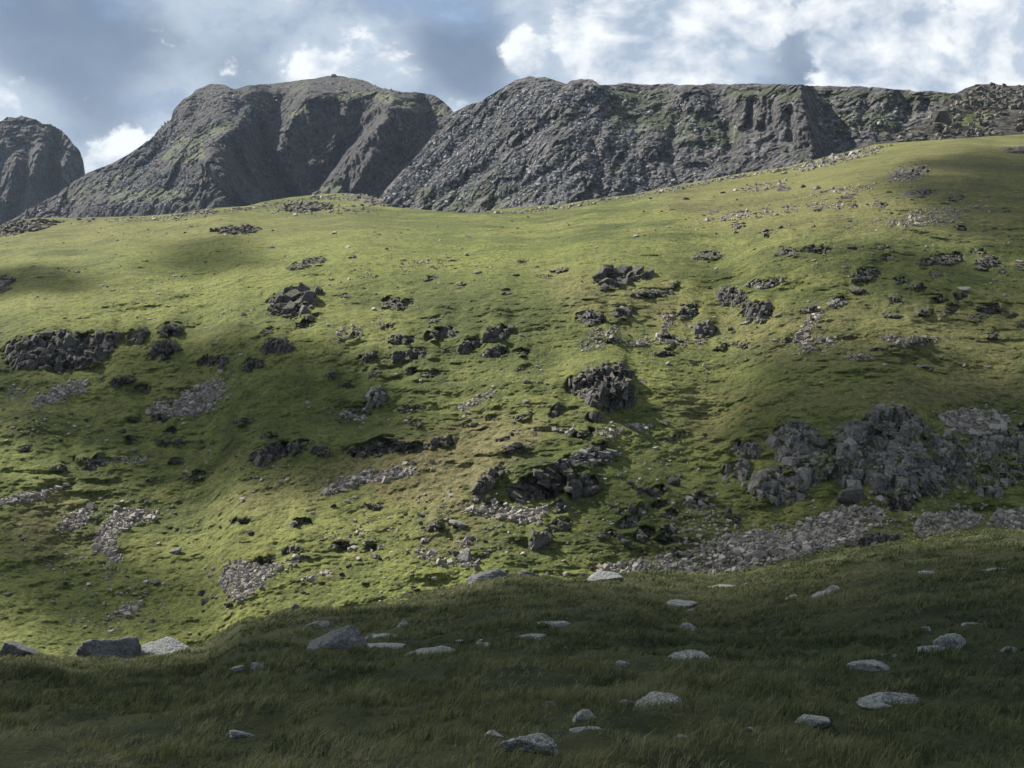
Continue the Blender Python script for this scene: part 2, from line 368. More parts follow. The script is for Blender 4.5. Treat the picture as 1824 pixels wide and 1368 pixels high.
ANCH = [(110,622,'the broad dark left crag'),(290,620,'the sloping outcrop at far left'),(105,697,'the pale scree at far left'),(345,712,'the shaded scree'),(520,540,'the peaked dark rock'),(492,617,'the broken shaded outcrop'),
 (705,542,'the short low ledge'),(1110,494,'the cluster of black blocks'),(1160,522,'the thin dark ledge'),(1050,566,'the rounded dark outcrop'),(1260,455,'the low ledge on bright grass'),(1402,449,'the highest black flat outcrop'),(1302,528,'the pair of dark rocks'),
 (1348,556,'the dark square outcrop'),(1260,588,'the crag with a grassy top'),(1362,504,'the pale flat slab'),(712,602,'the low dark lip of rock'),(788,596,'the dark overhanging lip'),(885,593,'the grey outcrop at mid hillside'),(668,702,'the pale rock pinnacle'),
 (1066,692,'the stepped brown crag'),(500,806,'the rounded grey crag row'),(690,794,'the fluted black rocks'),(872,858,'the humped grey crag'),(970,862,'the great fluted crag'),(1120,930,'the slanting pale outcrop'),(1326,800,'the rubble heap at far left'),(1310,845,'the tall bent rib'),
 (1390,866,'the lower left buttress'),(655,862,'the long pale scree'),(910,915,'the scree under the great crag'),(140,920,'the small left scree'),(220,945,'the bent scree'),(440,1035,'the sunlit round scree'),(40,886,'the black scree'),(218,1095,'the lowest small scree'),
 (829,993,'the large pale pointed boulder'),(817,934,'the pale humped rock'),(309,984,'the half sunk slab'),(1222,992,'the boulder in the scree'),(1454,337,'the largest tan boulder'),(1219,355,'the dark table stone'),(852,486,'the rounded pale bench stone'),(545,468,'the bench ledge'),
 (545,370,'the crag under the hump'),(425,410,'the shelf below the hump'),(1648,653,'the pale oval stone'),(1440,590,'the stony chute'),(1620,606,'the stone strip at right'),(1570,510,'the small right ledges'),(1635,350,'the bright boulder patch'),(1750,470,'the upper right ledge'),(1070,768,'the stones below the brown crag'),
 (1600,740,'the topmost boulder heap'),(1493,538,'the rough pale outcrop'),(1800,268,'the dim rocks under the knoll'),(1760,552,'the stony ledge at right'),(1615,310,'the dim rocky patch'),(446,949,'the lone grey stone'),(367,1071,'the brown split boulder'),(12,1059,'the tilted edge stone'),(117,863,'the dark flat boulder'),(938,681,'the stone by a pebble'),(1301,587,'the round black stone')]
ORD = ['closest to it', 'second closest', 'third closest', 'fourth closest', 'fifth closest', 'sixth closest', 'seventh closest', 'eighth closest', 'ninth closest', 'tenth closest', 'eleventh closest', 'twelfth closest']
def where(u, v):
    d0, a_, b_, nm = min(((u - a_) ** 2 + ((v - b_) * 1.5) ** 2, a_, b_, nm) for a_, b_, nm in ANCH)
    hz = 'left' if u < a_ else 'right'; vt = 'above' if v < b_ else 'below'; q = abs(u - a_) / (abs(v - b_) * 1.5 + 1e-6)
    return d0, ((hz + ' of') if q > 2.2 else vt if q < .45 else vt + ' and ' + hz + ' of') + ' ' + nm
# label, polygon, block size px, material, density, tilt
CR = [
 ('pale flat rounded rock dome resting on top of the great fluted crag', [(978,832),(1005,816),(1030,806),(1060,798),(1095,804),(1104,815),(1080,827),(1030,831)], 24, 1.5, .1),
 ('small jumbled blocks filling the boulder field between its buttresses', [(1440,800),(1490,765),(1560,770),(1660,772),(1700,800),(1730,840),(1680,880),(1560,890),(1540,830),(1480,850),(1440,860)], 15, .36, .15),
 ('broken rocks on the right flank of the boulder field', [(1690,790),(1760,775),(1850,790),(1850,850),(1760,880),(1700,860)], 13, .35, .15),
 ('broad dark crag at the left edge of the hillside, ribs leaning right', [(7,619),(33,603),(109,590),(169,596),(205,590),(207,606),(199,633),(159,654),(99,662),(60,656),(20,656),(7,640)], 24, 1.3, .5),
 ('small dark rock just right of the broad dark crag at the left edge', [(222,610),(225,592),(258,585),(246,606)], 15, 1.5, .5),
 ('dark flat topped rock at the right end of the row of crags at far left', [(281,592),(284,581),(310,577),(324,582),(320,594),(286,600)], 14, 1.4, .4),
 ('sloping dark outcrop below the flat topped rock at far left', [(262,640),(275,614),(298,604),(318,620),(308,636),(271,642)], 17, 1.2, .8),
 ('low rock ledge under the broad left crag above the grey scree', [(195,685),(205,672),(235,668),(240,676),(215,688)], 10, 1.2, .3),
 ('low crumbled outcrop in the shaded middle left of the hillside', [(350,648),(365,636),(398,634),(402,646),(372,652)], 11, 1.2, .3),
 ('grey ridged rock ledge right of the shaded scree at middle left', [(427,658),(440,642),(466,640),(470,652),(445,662)], 11, 1.2, .3),
 ('dark broken outcrop on the shaded grass below the peaked rock', [(462,622),(475,606),(505,604),(522,618),(500,628),(478,630)], 13, 1.1, .4),
 ('peaked dark rock with a pale left face on the upper left of the hillside', [(478,550),(479,535),(500,520),(530,513),(560,520),(563,531),(545,560),(522,566),(492,558)], 26, 1.5, .5),
 ('short low ledge of dark rock right of the peaked rock', [(675,546),(688,533),(735,535),(733,548),(700,551)], 13, 1.3, .1),
 ('cluster of separate black blocks on the bright upper middle slope', [(1062,508),(1064,490),(1085,480),(1120,477),(1160,490),(1150,498),(1125,500),(1100,514),(1076,516)], 19, 1.2, .2),
 ('thin dark ledge right below the cluster of black blocks', [(1118,526),(1145,518),(1200,516),(1196,524),(1160,530)], 9, 1.1, .1),
 ('rounded dark outcrop left of two below the cluster of black blocks', [(1028,570),(1032,556),(1060,556),(1077,566),(1070,577),(1045,577)], 13, 1.3, .2),
 ('dark outcrop with a grassy cap, right of two below the cluster of black blocks', [(1090,562),(1094,550),(1120,549),(1132,557),(1118,566)], 11, 1.2, .2),
 ('low dark ledge on the bright grass of the upper right slope', [(1232,461),(1242,450),(1270,447),(1290,456),(1260,461)], 10, 1.1, .2),
 ('black flat outcrop highest on the right half of the sunlit bench', [(1383,455),(1390,444),(1416,444),(1422,453)], 10, 1.3, .1),
 ('long thin line of dark rocks trailing right from the black flat outcrop', [(1424,449),(1440,440),(1478,439),(1480,446),(1450,450)], 8, 1.1, .1),
 ('pair of dark rocks above a stony chute on the right slope', [(1278,530),(1282,516),(1300,514),(1328,524),(1332,536),(1300,542),(1282,540)], 10, 1.0, .2),
 ('dark square outcrop with white quartz at its left foot', [(1325,568),(1326,545),(1345,538),(1370,541),(1374,560),(1355,572)], 13, 1.5, .4),
 ('small crag of stacked blocks left of the dark square outcrop', [(1210,568),(1214,546),(1236,544),(1244,560),(1225,570)], 10, 1.1, .3),
 ('dark crag with a grassy top standing lowest of the small right hand crags', [(1238,602),(1240,578),(1262,572),(1278,586),(1264,602)], 12, 1.2, .3),
 ('pale flat rock slab on the upper right slope', [(1330,509),(1345,501),(1375,497),(1394,502),(1372,512),(1345,513)], 11, 1.3, .1),
 ('low dark lip of rock, left of the pair in the middle of the hillside', [(688,606),(700,597),(734,600),(737,608),(712,611)], 10, 1.2, .2),
 ('dark overhanging lip of rock, right of the pair in the middle of the hillside', [(758,603),(766,590),(798,585),(812,592),(790,604)], 12, 1.2, .4),
 ('sloping grey outcrop with a stony crest in the middle of the hillside', [(858,602),(866,588),(892,579),(912,584),(900,600),(872,608)], 12, 1.1, .5),
 ('small dark crag under the sloping grey outcrop at mid hillside', [(858,634),(870,622),(896,617),(900,630),(880,637)], 12, 1.2, .3),
 ('broken rock step left of the sloping grey outcrop', [(812,622),(825,610),(850,606),(852,618),(830,625)], 9, 1.0, .3),
 ('tiny dark rock step left below the low dark lip of rock', [(638,646),(646,632),(672,629),(668,640)], 9, 1.1, .3),
 ('low outcrop strewn with stones under the overhanging lip', [(694,640),(705,628),(740,622),(765,628),(750,636),(715,642)], 9, .9, .3),
 ('rounded crag of stepped brown blocks at the centre of the hillside', [(1009,690),(1015,675),(1050,662),(1080,649),(1115,651),(1112,667),(1120,690),(1126,715),(1108,730),(1085,733),(1060,724),(1035,712),(1015,700)], 19, 1.35, .3),
 ('small rock left below the stepped brown crag at the centre', [(982,745),(984,730),(998,722),(1002,734)], 10, 1.1, .3),
 ('cluster of loose rocks under the stepped brown crag', [(1046,748),(1050,736),(1068,737),(1075,748),(1060,753)], 9, 1.0, .3),
 ('leaning pinnacle of pale rock alone on the shaded grass left of centre', [(650,712),(660,695),(676,688),(684,700),(682,712),(664,718)], 12, 1.0, .4),
 ('row of rounded grey crags standing left of the fluted black rocks', [(443,820),(452,803),(488,791),(520,792),(545,786),(556,794),(530,806),(495,816),(460,825)], 17, 1.3, .4),
 ('small grey crag at the right end of the rounded row', [(552,802),(562,795),(582,798),(585,806),(565,808)], 10, 1.1, .2),
 ('band of fluted black rocks with a flat grassy top', [(616,808),(624,797),(648,793),(678,779),(720,786),(758,790),(763,798),(745,806),(700,804),(670,812),(636,812)], 15, 1.4, .2),
 ('humped grey crag leaning left of the great central crag', [(843,882),(845,862),(860,843),(885,833),(901,838),(886,852),(864,866),(852,882)], 18, 1.5, .5),
 ('great dark crag with tall fluted faces below the pale slab', [(910,886),(915,865),(950,847),(978,830),(1018,832),(1020,855),(1015,872),(985,884),(960,888),(940,893),(920,891)], 25, 1.6, .35),
 ('dark block stepped against the right side of the great fluted crag', [(1020,868),(1022,848),(1045,843),(1062,850),(1058,866),(1038,872)], 20, 1.2, .1),
 ('squat outcrop with a white streak above the stony trickle', [(986,915),(990,900),(1006,893),(1012,903),(1006,915)], 14, 1.2, .2),
 ('grey outcrop with a small cap of pale stones below the great crag', [(984,946),(988,932),(1006,924),(1016,934),(1010,948)], 13, 1.2, .2),
 ('low grey outcrop at the foot of the sunlit patch below the great crag', [(942,964),(950,950),(972,944),(978,956),(962,966)], 14, 1.2, .2),
 ('slanting pale outcrop alone on the green slope right of centre', [(1102,940),(1110,925),(1134,918),(1136,932),(1118,938)], 12, 1.1, .3),
 ('upright pale rock at the upper end of the slanting outcrop', [(1134,918),(1140,900),(1150,898),(1150,912),(1142,920)], 11, 1.1, .1),
 ('upper left heap of the great boulder field, small jumbled blocks', [(1376,775),(1384,762),(1419,750),(1452,763),(1448,774),(1410,778)], 12, 1.5, .1),
 ('fractured grey buttress split by vertical cracks at the upper left of the boulder field', [(1376,806),(1378,785),(1400,778),(1440,772),(1450,785),(1432,805),(1408,824),(1390,820)], 27, 1.6, .2),
 ('heap of rounded rubble at the far left of the boulder field', [(1304,802),(1308,788),(1340,786),(1356,800),(1352,814),(1325,812)], 10, 1.4, .1),
 ('thin upright rock, left one of two beside the boulder field', [(1286,842),(1288,828),(1300,828),(1303,840),(1292,862)], 12, 1.2, .0),
 ('tall bent rock rib, right one of two beside the boulder field', [(1317,835),(1318,822),(1330,819),(1334,840),(1328,866),(1322,860)], 13, 1.3, .0),
 ('steep lower left buttress of the boulder field, made of tall stacked blocks', [(1342,889),(1342,866),(1366,838),(1392,834),(1415,810),(1438,816),(1444,850),(1434,885),(1405,899),(1380,904),(1368,892)], 25, 1.5, .15),
 ('dark rib of blocks left of the middle of the boulder field', [(1486,809),(1490,790),(1500,776),(1520,768),(1524,790),(1516,810),(1501,817)], 20, 1.5, .1),
 ('topmost heap of the boulder field, against the sunlit grass', [(1511,762),(1540,742),(1570,724),(1610,726),(1642,748),(1652,768),(1600,776),(1560,776),(1530,784),(1516,778)], 15, 1.35, .2),
 ('largest smooth faced block group in the middle of the boulder field', [(1490,862),(1494,832),(1512,824),(1534,830),(1551,846),(1548,866),(1520,868)], 32, 1.7, .1),
 ('band of jumbled blocks across the centre of the boulder field', [(1548,824),(1546,790),(1570,780),(1617,786),(1640,800),(1660,812),(1640,822),(1600,828),(1565,830)], 16, 1.4, .1),
 ('wall of broad grey blocks at the lower right of the boulder field', [(1558,872),(1560,852),(1590,832),(1622,826),(1652,820),(1672,838),(1680,850),(1660,862),(1632,876),(1602,872),(1578,882)], 26, 1.7, .1),
 ('buttress at the right end of the wall of broad blocks', [(1674,846),(1674,822),(1690,810),(1712,818),(1722,834),(1706,846)], 22, 1.5, .1),
 ('thin ledge of broken rocks below the wall of broad blocks', [(1584,905),(1590,888),(1620,880),(1650,870),(1676,860),(1674,870),(1640,886),(1620,905),(1600,912)], 12, 1.2, .3),
 ('jumble of blocks right of the centre of the boulder field', [(1668,806),(1668,776),(1688,772),(1706,782),(1702,806),(1682,812)], 18, 1.3, .1),
 ('grey rocks reaching the right edge of the picture in the boulder field', [(1722,806),(1726,786),(1760,780),(1795,766),(1830,758),(1900,765),(1910,800),(1850,812),(1800,806),(1760,812)], 17, 1.4, .1),
 ('dark hummock of twisted rock at the grass edge under the long scree', [(1512,976),(1520,962),(1545,952),(1585,952),(1606,958),(1590,966),(1550,974),(1530,984)], 15, 1.5, .3),
 ('black hollowed outcrop at the left end of the skyline', [(-30,408),(0,402),(30,396),(70,391),(110,396),(70,410),(20,420),(-30,424)], 9, 1.1, .2),
 ('dark crag just under the hump on the skyline', [(494,374),(510,364),(560,360),(592,366),(590,374),(545,378),(510,378)], 11, 1.3, .3),
 ('black rocks on the right shoulder of the skyline hump', [(618,350),(640,347),(662,350),(684,362),(690,368),(662,366),(640,358)], 9, 1.5, .2),
 ('thin dark line of rock on the skyline, left of the hump', [(318,384),(340,376),(372,372),(378,378),(350,384)], 8, 1.2, .2),
 ('low shelf of dark rock on the grass left below the skyline hump', [(380,412),(400,404),(440,404),(466,408),(450,416),(410,418)], 8, .9, .2),
 ('low rocky ledge in the middle of the upper bench', [(512,478),(540,464),(575,460),(584,466),(550,474),(525,482)], 8, 1.0, .2),
 ('dark rocks on the dim grass under the right hand knoll', [(1785,268),(1800,262),(1840,262),(1880,268),(1850,273),(1800,273)], 9, 1.2, .2),
 ('dim rocky patch on the right slope under the knoll', [(1585,318),(1600,303),(1635,298),(1645,306),(1620,318)], 8, 1.0, .2),
 ('boulder patch on the bright grass, upper right, below the two big boulders', [(1612,352),(1622,340),(1645,336),(1650,342),(1630,352)], 8, 1.1, .2),
 ('dark ledge near the right edge, upper of the group of small ledges', [(1735,478),(1745,462),(1770,458),(1776,468),(1755,480)], 9, 1.0, .2),
 ('dark ledge right of the pale slab, among the small ledges', [(1520,498),(1530,482),(1560,478),(1564,490),(1540,500)], 9, 1.0, .2),
 ('scattered dark ledge low in the group of small ledges near the right edge', [(1650,470),(1660,458),(1710,452),(1716,460),(1690,470)], 9, .9, .2),
 ('dark stony ledge at the right of the upper slope, below the bench', [(1738,560),(1745,548),(1785,542),(1790,552),(1765,560)], 9, 1.0, .2),
 ('rough pale outcrop above the stony chute on the right slope', [(1478,545),(1490,534),(1508,530),(1506,542),(1490,548)], 10, 1.2, .1),
 ('small black crags at the left edge of the picture, above the broad dark crag', [(-40,520),(-20,498),(6,492),(20,500),(10,518),(-10,528)], 12, 1.0, .2),
]
LEDGEZ = [((1150, 400, 1824, 640), 34), ((420, 560, 900, 800), 22), ((0, 660, 420, 860), 14), ((900, 560, 1250, 800), 12), ((1080, 870, 1330, 960), 8), ((420, 860, 900, 1000), 10), ((560, 440, 1150, 560), 8), ((1250, 320, 1700, 420), 10)]
rng = np.random.default_rng(4242); led = {}
for (u0, v0, u1, v1), cnt in LEDGEZ:
    for _ in range(cnt):
        for _t in range(30):
            u, v = rng.uniform(u0, u1), rng.uniform(v0, v1)
            if v > hsky(u) + 12 and all((u - np.mean([q[0] for q in c_[1]])) ** 2 + (1.6 * (v - np.mean([q[1] for q in c_[1]]))) ** 2 > 34 ** 2 for c_ in CR) and all((u - e_[2]) ** 2 + (2 * (v - e_[3])) ** 2 > 26 ** 2 for L_ in led.values() for e_ in L_): break
        else: continue
        d0, dr = where(u, v); k = np.interp(v, [380, 900], [.8, 1.35]); ru = rng.uniform(7, 19) * k; rv = rng.uniform(2.2, 5.5) * k
        led.setdefault(dr, []).append((d0, [(a + rng.normal(0, 1.2), b + rng.normal(0, .8)) for a, b in ell(u, v, ru, rv, rng.normal(-.12, .12), 9)], u, v, max(7.0, rv * 2.3)))
for dr, L_ in led.items():
    L_.sort(key=lambda e_: e_[0])
    for i, e_ in enumerate(L_): CR.append(('small low ledge ' + dr + ('' if len(L_) == 1 else ', ' + ORD[i]), e_[1], e_[4], 1.2, .2))
SCREE = [  # polygon, stone px, density, material key
 ([(1060,1026),(1064,1012),(1110,1003),(1200,987),(1300,952),(1340,946),(1400,950),(1440,925),(1500,907),(1560,905),(1602,928),(1545,945),(1505,968),(1425,992),(1330,1016),(1200,1027)], 9, .85),
 ([(1330,1012),(1330,985),(1380,955),(1470,950),(1560,938),(1520,968),(1430,990)], 10, .9),
 ([(1622,940),(1650,915),(1720,910),(1752,920),(1745,935),(1690,950),(1640,955)], 8, .95), ([(1762,925),(1790,908),(1850,905),(1900,920),(1840,940),(1780,942)], 8, .95),
 ([(1672,742),(1690,733),(1740,730),(1785,735),(1803,750),(1790,768),(1740,778),(1700,770)], 9.5, 1.1), ([(1500,800),(1560,785),(1680,800),(1700,850),(1600,830)], 7, .4), ([(1420,935),(1440,925),(1500,907),(1565,905),(1550,925),(1490,938)], 8, .8),
 ([(572,884),(600,858),(650,840),(742,832),(735,845),(700,855),(640,862),(600,880)], 7.5, 1.25),
 ([(830,910),(860,898),(900,900),(930,905),(978,905),(965,925),(930,935),(905,925),(870,925)], 8.5, .9),
 ([(300,742),(320,705),(370,680),(398,675),(400,700),(375,730),(340,742)], 6.5, 1.2), ([(256,738),(285,708),(302,740)], 6.5, .9),
 ([(55,715),(90,695),(130,680),(160,680),(150,700),(100,715),(60,730)], 6, .9), ([(5,700),(20,690),(45,695),(40,710),(15,712)], 6, .6),
 ([(108,940),(120,920),(168,898),(165,915),(150,935),(125,945)], 6.5, 1.2),
 ([(165,960),(190,925),(215,905),(280,912),(280,925),(240,935),(205,955),(220,1000),(200,1005),(185,985),(165,985)], 6.5, 1.25),
 ([(390,1035),(400,1008),(430,997),(450,1008),(508,1003),(495,1020),(470,1035),(445,1060),(425,1075),(400,1055)], 6.5, 1.3),
 ([(0,892),(40,880),(85,872),(80,888),(40,897),(-30,900)], 6.5, 1.2), ([(185,1105),(205,1088),(240,1072),(250,1080),(225,1098)], 7, .9),
 ([(985,765),(1040,770),(1080,758),(1155,757),(1150,768),(1090,780),(1040,782)], 6.5, .6),
 ([(1030,625),(1040,590),(1090,578),(1112,588),(1100,615),(1050,626)], 4.5, .35), ([(1095,616),(1150,602),(1260,606),(1250,614),(1150,614),(1100,622)], 5, .6),
 ([(1170,605),(1185,565),(1198,560),(1195,590),(1184,608)], 5.5, .8),
 ([(1415,605),(1430,580),(1455,556),(1466,560),(1445,590),(1430,608)], 6.5, 1.1), ([(1370,608),(1420,600),(1490,602),(1480,612),(1450,628),(1430,628),(1415,612)], 6, .6),
 ([(1560,600),(1620,598),(1680,600),(1660,615),(1600,618)], 5, .55), ([(1505,635),(1540,632),(1550,640),(1515,642)], 5, .8),
 ([(1310,340),(1350,328),(1400,322),(1398,332),(1350,342)], 4.5, .8), ([(1250,392),(1290,380),(1340,372),(1420,366),(1500,360),(1502,368),(1400,382),(1320,392),(1270,398)], 4.5, .6),
 ([(1440,350),(1480,338),(1560,326),(1560,334),(1500,350)], 4.5, .5), ([(1580,395),(1620,378),(1690,366),(1730,380),(1690,398),(1610,405)], 4.5, .5),
 ([(1585,325),(1600,300),(1650,296),(1640,322)], 4.5, .7),
 ([(740,985),(752,968),(770,985),(800,1000),(860,995),(850,1008),(790,1010)], 7.5, .7), ([(815,975),(830,964),(840,970),(836,980)], 7, .8),
 ([(810,725),(850,705),(885,690),(882,700),(850,722),(825,730)], 4.5, .7), ([(590,725),(640,740),(690,745),(640,750),(600,738)], 4.5, .5),
 ([(590,590),(620,580),(650,585),(640,600),(610,606)], 4.5, .5), ([(115,822),(170,815),(262,812),(258,824),(180,828)], 5, .5),
 ([(1060,352),(1200,332),(1320,310),(1400,298),(1500,276),(1500,284),(1400,305),(1300,320),(1200,341),(1060,360)], 4.5, .95),
 ([(880,380),(1000,368),(1060,358),(1060,364),(1000,372),(930,380)], 4.5, .9), ([(350,378),(440,370),(520,356),(620,345),(660,352),(640,358),(560,356),(460,372),(360,384)], 4.2, .8),
 ([(130,392),(300,384),(340,382),(330,392),(240,394),(140,398)], 4, .5), ([(1410,300),(1480,280),(1540,265),(1570,262),(1560,275),(1500,290),(1430,306)], 5.5, .8),
 ([(500,376),(600,368),(660,366),(650,380),(560,384)], 4.5, .45), ([(1250,520),(1320,516),(1330,548),(1290,552)], 5, .5),
 ([(540,1030),(590,1015),(600,1025),(560,1040)], 5.5, .6), ([(570,955),(640,935),(690,975),(650,990),(600,975)], 5.5, .22), ([(1190,960),(1200,880),(1260,870),(1300,950),(1240,975)], 8, .25), ([(1280,995),(1330,945),(1400,935),(1400,950)], 7, .6),
 ([(620,500),(700,465),(800,458),(820,470),(720,490)], 4.2, .22), ([(700,905),(800,870),(1000,890),(1000,960)], 5, .05),
]
INF = lambda c_: .3 if 'filling' in c_[0] or 'right flank' in c_[0] else .55 if 'boulder field' in c_[0] else 1.0
KN = masks([(c_[1], INF(c_)) for c_ in CR], 7)
BARE = masks([(s_[0], min(1.0, s_[2])) for s_ in SCREE] + [(c_[1], 0.6) for c_ in CR], 6)
# broad dips and rises of the hillside: (centre u, v, ru, rv, steepness)
BROAD = masks([([(0,590),(330,575),(480,600),(700,580),(900,575),(900,640),(650,680),(350,740),(60,700)], 0.9),
               ([(1280,800),(1420,740),(1600,715),(1824,720),(2300,720),(2300,880),(1700,900),(1350,905)], 1.0),
               ([(850,850),(1000,820),(1100,830),(1090,900),(900,910)], 0.8), ([(990,690),(1100,650),(1250,660),(1300,720),(1130,745),(1000,740)], 0.8),
               ([(420,830),(780,790),(790,830),(600,870),(440,860)], 0.6), ([(1000,500),(1200,470),(1400,540),(1420,600),(1180,600),(1010,590)], 0.5)], 30)
H = Relief(-700, 2524, 1.55, lambda u: fsky(u) + 70, hsky, 720)
# ---- distance of each point: integrate the slope of the ground upwards
kh = int(75 / 1.55); vsS = np.convolve(np.pad(H.vs, kh, mode='edge'), np.hanning(2 * kh + 1) / np.hanning(2 * kh + 1).sum(), mode='valid')
slope_v = interp([(200, 7), (300, 8.5), (380, 9.5), (450, 11), (520, 15), (600, 21), (800, 24), (1000, 23), (1150, 17), (1300, 12)])
yy = np.clip((H.V - vsS[None]) / 130.0, 0, 1)         # flatten towards the crest
beta = slope_v(H.V + (380 - vsS[None]) * 0.8 * (1 - sm((H.V - 400) / 400))) + 4.5 * samp(BROAD, H.U, H.V)
nu_ = (H.U - CU) / 300; nv_ = H.V / 170
beta = beta + 4.0 * fbm(nu_, nv_, nu_ * 0, 1.0, 3, 5)
beta = np.maximum(beta * (0.75 + 0.25 * yy), 5.5) 
tb = np.tan(np.radians(beta))
tb = np.maximum(tb, H.TZ + 0.035)
dtz = np.diff(H.TZ, axis=0)
lnD = np.zeros_like(H.U); lnD[1:] = np.cumsum(dtz / np.maximum(0.5 * (tb[1:] + tb[:-1]) - 0.5 * (H.TZ[1:] + H.TZ[:-1]), 0.03), axis=0)
D0 = np.interp(H.u, [-700, 0, 900, 1824, 2524], [165, 160, 168, 178, 185])
D = D0[None] * np.exp(lnD)
sc_ = D / 230.0
D = D - knoll(H, KN, 24, 0.15) * sc_ - knoll(H, BROAD, 110, 0.018) * sc_
P = H.pts(D); x, y, z = P[..., 0], P[..., 1], P[..., 2]
rough = 1.0
D = D + 3.2 * fbm(x, y, z, 26, 3, 21) + 1.6 * fbm(x, y, z, 7.0, 3, 31) + .45 * fbm(x, y, z, 2.1, 2, 41, 0.5) + .30 * fbm(x, y, z, .7, 2, 45, .6)
D = D + 0.85 * fbm(x * .4, y * .4, z * 1.7, 2.4, 3, 47, .55, True) * sm(fbm(x, y, z, 16, 2, 49) * 2.2 + .45)
KNs = samp(KN, H.U, H.V)
D = D + KNs * 2.2 * fbm(x, y, z * 0.5, 3.0, 4, 51, 0.65, True)
mk = KNs > .02; P = H.pts(D); xs, ys, zs = P[mk].T
cv, ce = cells(xs + .5 * zs, ys * .6, zs * .62 - .25 * xs, 2.3, 231, .3); cv2, ce2 = cells(xs + .4 * zs, ys, zs * .8, .85, 241, .3)
D[mk] += sm(KNs[mk] * 2.2) * (2.1 * cv + .7 * cv2 + 2.6 * np.clip(.22 - ce, 0, .22) + .8 * np.clip(.2 - ce2, 0, .2))
P = H.pts(D)
dry = samp(masks([([(700,790),(860,740),(1000,760),(900,830),(820,900),(700,900),(560,830)], .9), ([(350,920),(480,850),(700,820),(560,900)], .5), ([(1180,700),(1500,680),(1824,640),(1824,720),(1400,730),(1250,790)], .55),
                    ([(0,940),(90,860),(160,940),(60,1010)], .6), ([(1100,330),(1500,290),(1700,260),(1824,250),(1824,420),(1300,420)], .45), ([(960,470),(1200,500),(1300,600),(1000,560)], .5),
                    ([(760,880),(860,840),(880,950),(740,1010)], .5), ([(-300,400),(500,380),(800,400),(300,440),(-300,430)], .3), ([(1150,560),(1824,520),(1824,640),(1400,660)], .45), ([(1600,250),(1824,240),(1824,330),(1600,320)], .5)], 24), H.U, H.V)
lush = samp(masks([([(150,450),(400,400),(800,392),(1000,420),(1200,450),(1000,520),(800,500),(400,540)], .55), ([(1230,700),(1500,640),(1600,660),(1500,720),(1250,760)], 1.0), ([(750,1060),(600,1070),(560,1040),(840,980),(900,1010)], .9),
                     ([(980,780),(1200,780),(1050,810),(960,820)], .9), ([(0,560),(200,520),(500,520),(450,560),(100,590)], .4), ([(0,900),(100,840),(160,800),(0,780)], .6), ([(-100,1170),(200,1150),(500,1080),(400,1040),(-100,1000)], .45), ([(600,680),(700,650),(800,740),(650,760)], .3)], 26), H.U, H.V)
bare = samp(BARE, H.U, H.V)
# ---- front skirt (valley floor) and back of the hill
def with_skirts(R, P, attrs, front, back):
    rows = [P]
    pre = []
    for (ys, zs) in front:
        q = P[0].copy(); q[:, 0] *= ys / q[:, 1]; q[:, 1] = ys; q[:, 2] = zs; pre.append(q)
    post = []; last = P[-1]
    for (dy, dz) in back:
        q = last.copy(); k = (q[:, 1] + dy) / q[:, 1]; q[:, 0] *= k; q[:, 1] += dy; q[:, 2] += dz; post.append(q)
    A = np.concatenate([np.array(pre).reshape(-1, P.shape[1], 3), P, np.array(post).reshape(-1, P.shape[1], 3)])
    at = {k: np.concatenate([np.repeat(v[:1], len(pre), 0), v, np.repeat(v[-1:], len(post), 0)]) for k, v in attrs.items()}
    return A, at
A, at = with_skirts(H, P, {'dry': dry, 'lush': lush, 'bare': bare, 'rock': samp(masks([(c_[1], INF(c_) ** .5) for c_ in CR], 5), H.U, H.V)}, [(60, -48), (110, -46), (135, -44)], [(6, 0.2), (20, 0.0), (50, -3), (110, -16), (220, -60), (380, -150)])
tag(grid_mesh('hillside', A, M_hill, at), kind='structure')

# ================================================================== near slope
NS_D1 = 17.0
NR = Relief(-700, 2524, 4.0, lambda u: 0 * u + 3300, fsky, 700)
t_ = np.linspace(0, 1, NR.nv)[:, None] ** 0.62
NR.V = NR.vb[None] + (NR.vs - NR.vb)[None] * t_
NR.TX, NR.TZ = tan_of(NR.U, NR.V)
Yc = np.interp(NR.u, [-700, 0, 380, 900, 1400, 1824, 2524], [52, 55, 62, 74, 84, 95, 110])
tzc = tan_of(NR.u, NR.vs)[1]; tz1 = tan_of(NR.u, 1368.0)[1]
aa = (tz1 - tzc) / (1 / NS_D1 - 1 / Yc); bb = tz1 - aa / NS_D1
Dn = aa[None] / (NR.TZ - bb[None])
Pn = np.stack([NR.TX * Dn, Dn, NR.TZ * Dn], -1)
def near_bumps(x, y):
    o = 0 * x
    return (0.40 * fbm(x, y, o, 9.0, 2, 61) + 0.22 * fbm(x, y, o, 2.6, 2, 63) + 0.17 * fbm(x, y, o, 0.8, 2, 65))
Pn[..., 2] += near_bumps(Pn[..., 0], Pn[..., 1]) * sm(Pn[..., 1] / 6)
NR.P = Pn
class NearLookup:
    def at(s, u, v):
        u = np.atleast_1d(np.asarray(u, float)); v = np.atleast_1d(np.asarray(v, float))
        a = np.interp(u, NR.u, aa); b = np.interp(u, NR.u, bb)
        tx, tz = tan_of(u, v); d = np.clip(a / np.minimum(tz - b, -1e-3), 1, 130)
        x, y = tx * d, d
        return np.stack([x, y, a + b * d + near_bumps(x, y) * sm(y / 6)], -1)
NL = NearLookup()
def near_height(x, y):
    u = CU + F * (x / y) ; u = np.clip(u, -700, 2524)
    a = np.interp(u, NR.u, aa); b = np.interp(u, NR.u, bb)
    return a + b * y + near_bumps(x, y) * sm(y / 6)
m, nt, b = new_mat('turf'); M_turf = m
p = node(nt, 'ShaderNodeNewGeometry').outputs['Position']
